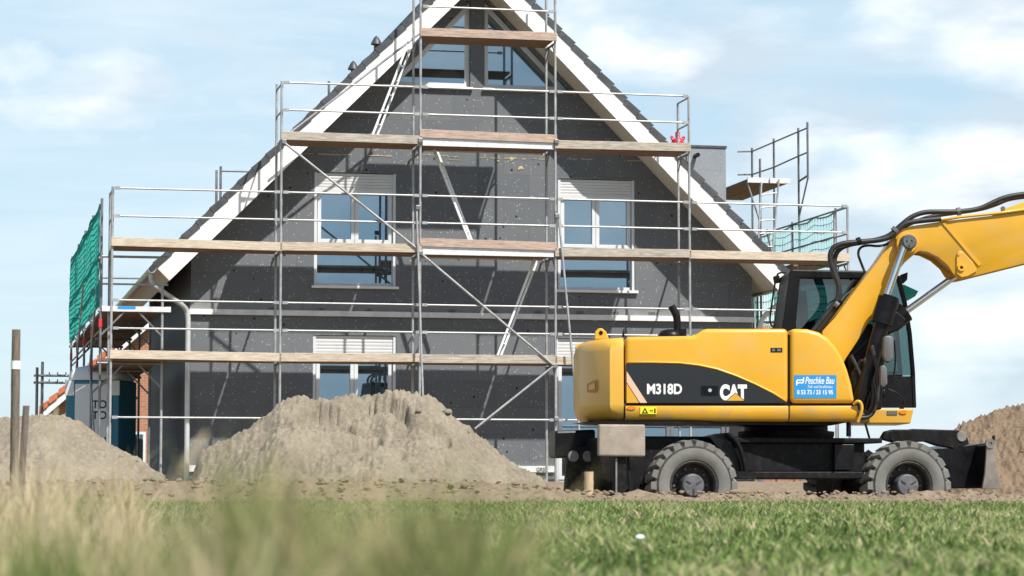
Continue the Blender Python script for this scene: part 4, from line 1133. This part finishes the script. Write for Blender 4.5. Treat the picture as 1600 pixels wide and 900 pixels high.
for (yA, yB) in ((CY0+.03, CY0+.036), (CY1-.036, CY1-.03)):
    E('cab_glass', MB().prism(poly([(1248,434),(1346,434),(1342,602),(1240,602)], CY0), yA, yB), cabglass, cab)
    E('cab_glass', MB().prism(poly([(1355,434),(1401,434),(1411,472),(1419,522),(1424,586),(1354,586)], CY0), yA, yB), cabglass, cab)
fp = poly([(1409,436),(1417,470),(1425,520),(1430,580),(1431,600)], CY0)
m = MB()
for (a, b) in zip(fp[:-1], fp[1:]): m.add([(a[0], CY0+.09, a[1]), (b[0], CY0+.09, b[1]), (b[0], CY1-.09, b[1]), (a[0], CY1-.09, a[1])], [(0,1,2,3)])
E('windscreen', m, cabglass, cab)
rp_ = poly([(1232,436),(1226,514),(1222,600)], CY0)
strut([(1262,502),(1276,498),(1286,512),(1290,570),(1330,576),(1330,596),(1262,596)], CY0+.25, CY1-.25, nm='seat')
strut([(1252,452),(1266,450),(1270,500),(1258,502)], CY0+.35, CY1-.35, nm='seat')
E('rear_rail', MB().path(smooth_path([epp(1214,512,CY1), epp(1202,508,CY1), epp(1205,480,CY1), epp(1213,430,CY1), epp(1218,426,CY1), epp(1228,426,CY1)]), .012, 8), black_paint, cab, smooth=True)
E('work_lamp', MB().prism(poly([(1208,432),(1217,430),(1219,442),(1210,443)], CY1), CY1-.05, CY1+.05), black_paint, cab, bevel=.01)
E('work_lamp', MB().prism(poly([(1410,428),(1421,424),(1420,436),(1414,442),(1409,440)], CY0), CY0+.1, CY0+.25), black_paint, cab, bevel=.01)
E('cab_base_panel', MB().prism(poly([(1345,639),(1427,639),(1422,662),(1345,662)], CY0), CY0-.03, CY1), yellow, bevel=.015)
E('front_lens', MB().prism(poly([(1386,642),(1402,642),(1402,648),(1386,648)], CY0-.032), CY0-.040, CY0-.031), grey_plastic)
c = ep(1411, 644, CY0-.03); E('reflector', MB().prism([(c[0]+.05*math.cos(a), c[1]+.025*math.sin(a)) for a in np.linspace(0,2*math.pi,20)[:-1]], CY0-.042, CY0-.031), orange_lens)
E('teal_flag', MB().add([epp(1411,444,CY0+.2), epp(1435,455,CY0+.25), epp(1430,463,CY0+.3), epp(1418,470,CY0+.35), epp(1411,470,CY0+.2), epp(1411,444,CY0+.206), epp(1435,455,CY0+.256), epp(1430,463,CY0+.306), epp(1418,470,CY0+.356), epp(1411,470,CY0+.206)],
   [(0,1,2,3,4),(9,8,7,6,5),(0,5,6,1),(1,6,7,2),(2,7,8,3),(3,8,9,4),(4,9,5,0)]), skin_teal, cab)
# boom pieces
YB0, YB1 = .80, 1.22
lowb = poly([(1296,572),(1284,517),(1302,499),(1340,449),(1372,407),(1388,383),(1400,362),(1414,358),(1430,368),(1436,382),(1428,398),(1414,410),(1400,428),(1380,462),(1362,496),(1340,533),(1322,560),(1312,580)], YB0)
E('lower_boom', MB().prism(lowb, YB0, YB1), yellow, bevel=.014, seg=2, smooth=35)
upb = poly([(1399,366),(1408,358),(1425,353),(1472,346),(1550,337),(1570,326),(1598,316),(1640,310),(1760,300),(1830,330),(1830,360),(1760,372),(1592,414),(1540,427),(1512,434),(1502,436),(1494,433),(1488,426),(1481,415),(1466,402),(1449,394),(1437,392),(1428,397),(1415,400),(1402,392)], YB0-.06)
ub_ = E('upper_boom', MB().prism(upb, YB0-.06, YB0-.01).prism(upb, YB1+.01, YB1+.06).prism(poly([(1436,388),(1440,356),(1472,349),(1550,340),(1760,306),(1760,366),(1592,410),(1512,430),(1490,420),(1466,398)], YB0), YB0-.008, YB1+.008), yellow, bevel=.010, seg=2, smooth=35)
E('weld_strip', MB().prism(poly([(1472,349),(1476,348),(1533,413),(1529,416)], YB0-.06), YB0-.075, YB0-.062), yellow, ub_)
E('pin_plate', MB().prism(poly([(1494,398),(1498,392),(1504,394),(1520,410),(1526,424),(1512,432),(1502,434),(1494,428)], YB0-.06), YB0-.085, YB0-.0625), yellow, ub_, bevel=.008)
c = ep(1502, 418, YB0-.09); E('pin', MB().lathe_y((c[0], YB0-.105, c[1]), [(.02,0),(.045,0),(.05,.02)], 20), yellow, ub_, smooth=40)
E('pin_hole', MB().lathe_y((c[0], YB0-.100, c[1]), [(0,0),(.0195,0)], 16), black_paint, ub_)
c = ep(1498, 397, YB0-.09); E('pin', MB().lathe_y((c[0], YB0-.095, c[1]), [(0,0),(.018,0),(.022,.02)], 14), yellow, ub_)
c = ep(1417, 380, YB0-.1)
E('pivot_boss', MB().lathe_y((c[0], YB0-.115, c[1]), [(.098,.0),(.125,.0),(.132,.012),(.132,.06)], 36), yellow, smooth=40)
pv = E('pivot_pin', MB().lathe_y((c[0], YB0-.31, c[1]), [(0,0),(.075,0),(.088,.012),(.092,.04),(.092,.2)], 36), hub_m, smooth=40)
m = MB()
for dx, dz in ((-.03,.02),(.03,.03),(.0,-.035)): m.tube((c[0]+dx, YB0-.31, c[1]+dz), (c[0]+dx, YB0-.322, c[1]+dz), .014, 8)
E('bolt', m, grey_plastic, pv)
for (a, b) in (((1565,323),(1572,319)),):
    c2 = ep(1567, 326, YB0-.07); E('bolt', MB().lathe_y((c2[0], YB0-.085, c2[1]), [(0,0),(.028,0),(.03,.02)], 14), grey_plastic, ub_)
E('steel_line', MB().path([epp(1468,345,YB0-.08), epp(1500,339,YB0-.08), epp(1560,333,YB0-.08), epp(1640,322,YB0-.08)], .018, 8), yellow, ub_, smooth=True)
# rams
YC = YB0 - .22
E('ram_rod', MB().tube(epp(1413,385,YC), epp(1383,470,YC), .045, 16), chrome, smooth=50)
E('ram_barrel', MB().tube(epp(1380,500,YC), epp(1340,640,YC), .095, 18), black_paint, smooth=50)
E('ram_head', MB().tube(epp(1389,466,YC), epp(1377,506,YC), .135, 18).tube(epp(1392,463,YC), epp(1388,475,YC), .105, 18), black_paint, smooth=50, bevel=0)
YC2 = YB0 + .21
E('ram_rod', MB().tube(epp(1494,430,YC2), epp(1405,494,YC2), .042, 16), chrome, smooth=50)
E('ram_barrel', MB().tube(epp(1408,491,YC2), epp(1330,556,YC2), .10, 18), black_paint, smooth=50)
E('ram_head', MB().tube(epp(1415,487,YC2), epp(1392,505,YC2), .13, 18), black_paint, smooth=50)
E('valve_block', MB().prism(poly([(1384,488),(1405,486),(1418,498),(1412,510),(1400,518),(1388,520),(1382,508)], YC), YC+.1, YC+.3), black_steel, bevel=.015)
E('front_valves', MB().prism(poly([(1330,585),(1345,560),(1362,570),(1362,640),(1340,640)], .6), .6, .9).prism(poly([(1335,510),(1362,505),(1385,520),(1378,640),(1340,640),(1322,556)], .9), .92, 1.3), black_paint, bevel=.02)
# mirrors
E('mirror', MB().prism(poly([(1381,527),(1385,524),(1394,525),(1397,530),(1396,560),(1391,567),(1383,565),(1380,556)], .25), .25, .36), grey_plastic, bevel=.02, seg=3, smooth=40)
E('mirror', MB().prism(poly([(1376,572),(1382,570),(1386,576),(1387,600),(1380,606),(1376,600)], .25), .25, .34), grey_plastic, bevel=.015, seg=2, smooth=40)
E('mirror_arm', MB().path(smooth_path([epp(1397,530,.3), epp(1400,560,.3), epp(1396,594,.3), epp(1384,598,.3)]), .012, 8).path([epp(1381,606,.3), epp(1381,622,.3)], .012, 8).path(smooth_path([epp(1387,608,.5), epp(1402,614,.5), epp(1413,625,.5), epp(1413,632,.5)]), .010, 6), black_paint, smooth=True)
# hoses
def hose(pts, y0, y1, r):
    n = len(pts); P = [epp(a, b, y0+(y1-y0)*i/(n-1)) for i, (a, b) in enumerate(pts)]
    E('hose', MB().path(smooth_path(P, 3), r, 10), hose_m, smooth=True)
hose([(1270,518),(1292,490),(1309,470),(1312,448),(1302,425),(1296,402),(1300,388),(1315,380),(1345,378),(1385,374),(1398,364),(1412,350),(1428,346),(1470,342)], .75, .72, .034)
hose([(1276,522),(1298,494),(1313,472),(1311,445),(1303,420),(1304,400),(1312,388),(1330,381),(1360,377),(1388,370),(1404,355),(1424,338),(1445,331),(1470,331),(1497,331),(1530,327),(1550,317),(1570,308),(1600,303),(1650,298)], .82, .85, .032)
hose([(1388,372),(1405,358),(1430,346),(1455,338),(1490,333),(1530,328),(1556,320),(1580,309),(1640,305)], .92, .95, .026)
hose([(1352,427),(1345,410),(1340,396),(1344,386),(1356,383),(1372,385),(1386,382),(1394,376)], .9, .85, .016)
hose([(1314,470),(1320,462),(1328,456),(1333,450)], .75, .9, .010)
hose([(1309,474),(1298,490),(1280,512),(1272,522)], .78, .78, .045)
for a, b in ((1308,477),(1311,473),): pass
E('hose_clamp', MB().tube(epp(1312,470,.76), epp(1303,481,.76), .055, 12), black_steel, smooth=50)
E('hose_clamp', MB().tube(epp(1345,376,.74), epp(1339,378,.74), .05, 12), black_steel, smooth=50)
for a_, b_, r_ in ((epp(1397,362,.74), epp(1401,358,.74), .055), (epp(1495,331,.86), epp(1501,330,.86), .05), (epp(1304,474,.74), epp(1309,478,.74), .05)): E('hose_clamp', MB().tube(a_, b_, r_, 12), grey_plastic, smooth=50)
hose([(1350,560),(1362,590),(1366,620),(1360,645),(1345,650),(1335,640)], .55, .5, .03)
hose([(1362,540),(1372,580),(1372,625),(1362,652),(1340,653)], .5, .45, .025)
hose([(1330,555),(1340,575),(1350,600),(1352,632)], .6, .55, .022)
E('grab_handle', MB().path(smooth_path([epp(1334,632,-.02), epp(1340,626,-.05), epp(1346,630,-.05), epp(1347,642,-.05), epp(1340,660,-.03)]), .02, 8), yellow, smooth=True)

# ------------------------------------------------------------------ stakes and scraps
def stake(px, pyt, pyb, Y, r, label, tilt=0, mat=old_wood, band=False):
    a = WF.hit(px, pyt, Y); z0 = gz(a.x, Y) - .05
    rt = root('wooden_stake', WF, (a.x, Y, z0), label, 'stake')
    rr = []; n = 14; H = a.z - z0
    for k in range(n+1):
        z = z0 + H*k/n
        rr.append([(a.x + tilt*H*(k/n-1) + r*(1+.12*noise.noise(Vector((k*.6, i*.9, px))))*math.cos(2*math.pi*i/12), Y + r*(1+.12*noise.noise(Vector((k*.6, i*.9, px+5))))*math.sin(2*math.pi*i/12), z) for i in range(12)])
    MB().rings(rr).build('post', mat, rt, smooth=50)
    if band:
        zb = WF.hit(px, 577, Y).z; zc = WF.hit(px, 564, Y).z
        MB().path([(a.x+tilt*(zb-a.z), Y, zb), (a.x+tilt*(zc-a.z), Y, zc)], r*1.12, 14).build('band', white_paint, rt, smooth=50)
stake(25.5, 515, 730, 20.0, .034, 'tall grey fence stake with a white band', .0, band=True)
stake(41, 634, 740, 19.0, .025, 'short leaning fence stake beside the tall banded stake', .05)
stake(920, 737, 760, 28.4, .052, 'pale fresh cut peg in the soil below the outrigger', 0, fresh_wood)
p = WF.hit(1000, 862, 12.2)
m = MB(); ico = bmesh.new(); bmesh.ops.create_icosphere(ico, subdivisions=2, radius=1)
m.add([(p.x + v.co.x*.022*(1+.4*noise.noise(v.co*2)), 12.2+v.co.y*.018, gz(p.x,12.2)+.05+v.co.z*.014*(1+.4*noise.noise(v.co*3))) for v in ico.verts], [tuple(v.index for v in f.verts) for f in ico.faces]); ico.free()
tag(m.build('paper_scrap', white_paint), 'crumpled white paper scrap lying in the grass', 'scrap')
# ------------------------------------------------------------------ grass
def blades_mesh(name, X, Y, Z, H, Wd, bend, ang, rnd, seg=3, tip=0.0):
    n = len(X); k = seg+1
    V = np.zeros((n, k*2-1, 3)); lean = ang
    dx, dy = np.cos(lean), np.sin(lean); px_, py_ = -dy, dx
    fac = rng.uniform(0, math.pi, n); wx, wy = np.cos(fac), np.sin(fac)*.5
    for s in range(k):
        t = s/seg
        cx = X + dx*bend*H*t*t; cy = Y + dy*bend*H*t*t; cz = Z + H*t*(1-.25*np.minimum(bend,1.2)*t)
        w_ = Wd*(1-t**1.6)*.5
        if s < seg:
            V[:, 2*s] = np.stack([cx-wx*w_, cy-wy*w_, cz], 1); V[:, 2*s+1] = np.stack([cx+wx*w_, cy+wy*w_, cz], 1)
        else: V[:, 2*s] = np.stack([cx, cy, cz], 1)
    st = k*2-1; base = (np.arange(n)*st)[:, None]
    tr = []
    for s in range(seg-1):
        a = 2*s; tr += [[a, a+1, a+3], [a, a+3, a+2]]
    a = 2*(seg-1); tr.append([a, a+1, a+2])
    Fc = (base[:, None, :] + np.array(tr)[None]).reshape(-1, 3)
    me = np_mesh(name, V.reshape(-1, 3), Fc, 3)
    at = me.attributes.new('rnd', 'FLOAT', 'POINT'); tt_ = np.array([s_/seg for s_ in range(seg) for _ in (0, 1)] + [1.0]); at.data.foreach_set('value', np.clip(rnd[:, None] + tip*(tt_[None]-.5), 0, 1).astype(np.float32).ravel())
    return me
def grass_material(name, stops, trans=.35):
    m, nt, b = newmat(name); out = nt.nodes['Material Output']
    a = nd(nt, 'ShaderNodeAttribute', attribute_name='rnd')
    c = ramp(nt, a.outputs['Fac'], stops).outputs[0]
    nt.links.new(c, b.inputs['Base Color']); b.inputs['Roughness'].default_value = .6; b.inputs['Specular IOR Level'].default_value = .25
    t = nd(nt, 'ShaderNodeBsdfTranslucent'); nt.links.new(c, t.inputs[0])
    mx = nd(nt, 'ShaderNodeMixShader', Fac=trans); nt.links.new(b.outputs[0], mx.inputs[1]); nt.links.new(t.outputs[0], mx.inputs[2]); nt.links.new(mx.outputs[0], out.inputs[0])
    return m
green = grass_material('short_turf', [(0, (.06,.11,.025)), (.3, (.14,.22,.055)), (.6, (.26,.34,.11)), (.8, (.38,.40,.19)), (.92, (.46,.39,.24)), (1, (.50,.42,.28))])
dry = grass_material('tall_dry_grass', [(0, (.13,.19,.05)), (.25, (.20,.26,.08)), (.42, (.33,.34,.15)), (.6, (.47,.38,.20)), (.85, (.60,.48,.29)), (1, (.68,.56,.38))])
N = 210000
Yg = rng.uniform(0, 1, N)**.85*(27.2-6.5)+6.5
Xg = rng.uniform(-1, 1, N)*(.21*Yg+1.6)
# clumpy density
cl = np.array([noise.noise(Vector((x*1.3, y*.9, 0))) + .6*noise.noise(Vector((x*4, y*3, 5))) for x, y in zip(Xg, Yg)])
keep = (cl + rng.uniform(-.8, .5, N) > -.32) & (Yg < 26.5 + .55*cl + .5*np.sin(Xg*.9) + .3*np.sin(Xg*2.3+1))
Xg, Yg, cl = Xg[keep], Yg[keep], cl[keep]; n = len(Xg)
rn = np.clip(.36 + .62*cl + rng.normal(0, .24, n), 0, .95)
rn = np.where(rng.uniform(0,1,n) < .05, rng.uniform(.85, 1, n), rn)
Hg = rng.uniform(.02, .08, n)*(1+.6*cl); Wg = np.where(rng.uniform(0,1,n) < .16, rng.uniform(.018,.032,n), rng.uniform(.006, .015, n))
me = blades_mesh('grass', Xg, Yg, ground_smooth(Xg, Yg)-.004, Hg, Wg, rng.uniform(.2, 1.4, n), rng.uniform(0, 6.28, n), rn, 2)
tag(link('grass', me, green), 'short green turf covering the field', None, kind='stuff')
# tall, mostly dry grass close to the camera on the left
parts = []
def tuft(xp, Y, n, top, spread, dryness, hs=.12):
    """clump whose tips reach about photo row `top` at column xp"""
    c = WF.hit(xp, top, Y); z0 = gz(c.x, Y)
    h = (c.z - z0)*1.10 + .012
    X = c.x + rng.normal(0, spread, n); Yy = Y + rng.normal(0, spread*1.6, n)
    n = int(n*2.2); X = c.x + rng.normal(0, spread, n); Yy = Y + rng.normal(0, spread*1.6, n); H = h*np.minimum(1.15, rng.uniform(.75, 1.2, n)*np.exp(-.35*((X-c.x)/spread)**2))
    rn = np.clip(rng.normal(dryness - (.14 if Y < 5 and dryness < .8 else 0), .2, n), 0, 1)
    parts.append((X, Yy, np.full(n, z0), H, rng.uniform(.003, .007, n)*(1+.12*Y*.5), rng.uniform(.05, .55, n), rng.uniform(0, 6.28, n), rn))
# far dry band
for k in range(44):
    xp = rng.uniform(-140, 215); Y = rng.uniform(8, 14)
    tuft(xp, Y, 36, rng.uniform(728, 800), .08, rng.choice((.15, .35, .6, .75, .85, .9)))
for k in range(30):
    xp = rng.uniform(-200, 760); Y = rng.uniform(5, 8)
    tuft(xp, Y, 34, rng.uniform(822, 865), .07, rng.choice((.05, .15, .3, .55)))
# near soft masses
for (xp, top, Y, n, sp, dr) in ((378,744,3.2,170,.030,.45),(405,770,3.2,120,.03,.2),(440,750,3.1,170,.030,.42),(345,790,3.2,50,.03,.65),(470,800,3.1,50,.03,.5),
        (648,774,3.0,130,.026,.55),(690,768,2.9,160,.028,.35),(730,772,2.9,120,.022,.45),(762,815,2.8,40,.018,.3),(585,800,3.0,50,.03,.75),(530,820,3.0,50,.03,.6),
        (270,838,3.2,80,.05,.1),(190,842,3.4,80,.05,.3),(90,838,3.6,80,.06,.12),(15,832,3.6,80,.06,.35),
        (330,842,2.4,40,.02,.9),(365,835,2.5,30,.012,.95),(700,850,2.4,60,.03,.12),(430,845,2.5,60,.035,.12),(560,865,2.3,50,.04,.5),(240,868,2.5,50,.045,.7),(480,870,2.2,60,.05,.35),(120,872,2.6,60,.06,.4),
        (150,762,5.4,50,.07,.85),(60,752,5.8,45,.07,.85),(200,790,6.0,40,.06,.9),(110,715,6.5,10,.03,.95),(35,700,7,14,.05,.95),(75,725,6,20,.05,.9),(230,755,6,6,.03,.9),(300,770,5,8,.03,.95),(520,770,4.4,8,.03,.95),(600,760,4.2,6,.02,.9),(800,800,4.0,5,.02,.8),(870,830,4.2,5,.03,.7)):
    tuft(xp, Y, n, top, sp, dr)
P = [np.concatenate(z) for z in zip(*parts)]
me = blades_mesh('tall_grass', *P, seg=5, tip=.30)
tag(link('tall_grass', me, dry), 'tall dry and green grass in front of the left sand heap', None, kind='stuff')
# single pale seed head
def seed_head(xp, top, bot, Y, lean, label):
    a = WF.hit(xp, top, Y); b = WF.hit(xp - lean, bot, Y); z0 = gz(b.x, Y)
    rt = root('grass_stem', WF, (b.x, Y, z0), label, 'grass stem')
    s = MB().path(smooth_path([(b.x-.02, Y, z0), (b.x-.008, Y, z0+(b.z-z0)*.6), (b.x, Y, b.z)]), .0016, 6); s.build('stalk', dry2, rt, smooth=True)
    h = MB(); A = Vector((b.x, Y, b.z)); B = Vector((a.x, Y, a.z))
    for k in range(70):
        t = k/70; c = A.lerp(B, t); an = k*2.4; rr = .0065*math.sin(math.pi*min(1, t*.9+.1))**.6
        q = c + Vector((math.cos(an)*rr, math.sin(an)*rr, 0)) + (B-A).normalized()*.008
        h.tube(c, q, .0028, 5, .0006)
    h.build('seed_head', dry2, rt)
dry2 = M('straw', (.62,.52,.36), .7, 0, .15, 30)
seed_head(318, 682, 742, 3.4, 38, 'pale blurred seed head standing up left of the tall sand heap')
seed_head(88, 640, 690, 7.0, 12, 'thin pale grass stem in front of the low sand heap')

# ------------------------------------------------------------------ light, sky, camera
qs, rs_ = .48, 1.52
nrm = Vector((math.sin(TH), -math.cos(TH), 0)); tdir = Vector((math.cos(TH), math.sin(TH), 0))
sund = (nrm + tdir*qs + Vector((0,0,rs_))).normalized()
elev = math.asin(sund.z); azim = math.atan2(sund.x, sund.y)
L = bpy.data.lights.new('sun', 'SUN'); L.energy = 4.8; L.angle = R(.6); L.color = (1, .95, .87)
lo = bpy.data.objects.new('sun', L); COL.objects.link(lo); lo.rotation_euler = sund.to_track_quat('Z', 'Y').to_euler(); lo.location = (20, -20, 40)
wd = bpy.data.worlds.new('World'); S.world = wd; wd.use_nodes = True; nt = wd.node_tree
bg = nt.nodes['Background']; bg.inputs[1].default_value = .073
sky = nt.nodes.new('ShaderNodeTexSky'); sky.sky_type = 'NISHITA'; sky.sun_disc = False; sky.sun_elevation = elev; sky.sun_rotation = azim
sky.air_density = 1.0; sky.dust_density = .6; sky.ozone_density = 1.5
tc = nt.nodes.new('ShaderNodeTexCoord')
sep = nt.nodes.new('ShaderNodeSeparateXYZ'); nt.links.new(tc.outputs['Generated'], sep.inputs[0])
def wnoise(scale, sc3, loc=(0,0,0), detail=8, rough=.55, dist=0.0):
    mp = nt.nodes.new('ShaderNodeMapping'); mp.inputs['Scale'].default_value = sc3; mp.inputs['Location'].default_value = loc
    nt.links.new(tc.outputs['Generated'], mp.inputs[0])
    n = nd(nt, 'ShaderNodeTexNoise', Scale=scale, Detail=detail, Roughness=rough, Distortion=dist); nt.links.new(mp.outputs[0], n.inputs['Vector']); return n.outputs['Fac']
puff = wnoise(11, (1,1,1.9), (.37,.2,.11), 10, .52, .1)
wisp = wnoise(4, (1,1,7), (1.3,.5,.7), 9, .6, .6)
shade = wnoise(14, (1,1,3.0), (2.1,.4,.9), 6, .5)
# more cumulus towards the right-hand half
mr = nd(nt, 'ShaderNodeMapRange'); nt.links.new(sep.outputs[0], mr.inputs[0]); mr.inputs[1].default_value = -.12; mr.inputs[2].default_value = .16; mr.inputs[3].default_value = -.08; mr.inputs[4].default_value = .13
ad = nd(nt, 'ShaderNodeMath', operation='ADD'); nt.links.new(puff, ad.inputs[0]); nt.links.new(mr.outputs[0], ad.inputs[1])
pf = ramp(nt, ad.outputs[0], [(.49, 0), (.68, .9)]).outputs[0]
low = nd(nt, 'ShaderNodeMapRange', interpolation_type='SMOOTHSTEP'); nt.links.new(sep.outputs[2], low.inputs[0]); low.inputs[1].default_value = .01; low.inputs[2].default_value = .10; low.inputs[3].default_value = .35; low.inputs[4].default_value = 1
mu_ = nd(nt, 'ShaderNodeMath', operation='MULTIPLY'); nt.links.new(pf, mu_.inputs[0]); nt.links.new(low.outputs[0], mu_.inputs[1]); pf = mu_.outputs[0]
wf = ramp(nt, wisp, [(.40, 0), (.72, .65)]).outputs[0]
ccol = ramp(nt, shade, [(.40, (6.2,7.2,8.2)), (.60, (10.8,11.1,11.3))]).outputs[0]
hi = nd(nt, 'ShaderNodeMapRange', interpolation_type='SMOOTHSTEP'); nt.links.new(sep.outputs[2], hi.inputs[0]); hi.inputs[1].default_value = .22; hi.inputs[2].default_value = .5; hi.inputs[3].default_value = 1; hi.inputs[4].default_value = 0
vf = nd(nt, 'ShaderNodeMath', operation='MULTIPLY'); nt.links.new(hi.outputs[0], vf.inputs[0]); vf.inputs[1].default_value = .62
hc = nd(nt, 'ShaderNodeMapRange'); nt.links.new(hi.outputs[0], hc.inputs[0]); hc.inputs[3].default_value = .3
def timeshi(x):
    m_ = nd(nt, 'ShaderNodeMath', operation='MULTIPLY'); nt.links.new(x, m_.inputs[0]); nt.links.new(hc.outputs[0], m_.inputs[1]); return m_.outputs[0]
c1 = mixc(nt, vf.outputs[0], sky.outputs[0], (6.6,8.9,10.4))
c1 = mixc(nt, timeshi(wf), c1, (8.9,9.7,10.2))
c1 = mixc(nt, timeshi(pf), c1, ccol)
nt.links.new(c1, bg.inputs[0])

cd = bpy.data.cameras.new('camera'); co = bpy.data.objects.new('camera', cd); COL.objects.link(co)
cd.sensor_width = 36; cd.sensor_fit = 'HORIZONTAL'; cd.lens = 36*F/1600; co.location = CAM; co.rotation_euler = (math.pi/2 + PITCH, 0, 0)
cd.clip_start = .05; cd.clip_end = 8000
cd.dof.use_dof = True; cd.dof.focus_distance = 37; cd.dof.aperture_fstop = 4.0; cd.dof.aperture_blades = 8
S.camera = co
S.view_settings.view_transform = 'Standard'; S.view_settings.look = 'None'; S.view_settings.exposure = .55; S.view_settings.gamma = 1
S.cycles.use_denoising = True
S.cycles.max_bounces = 8; S.cycles.transparent_max_bounces = 16
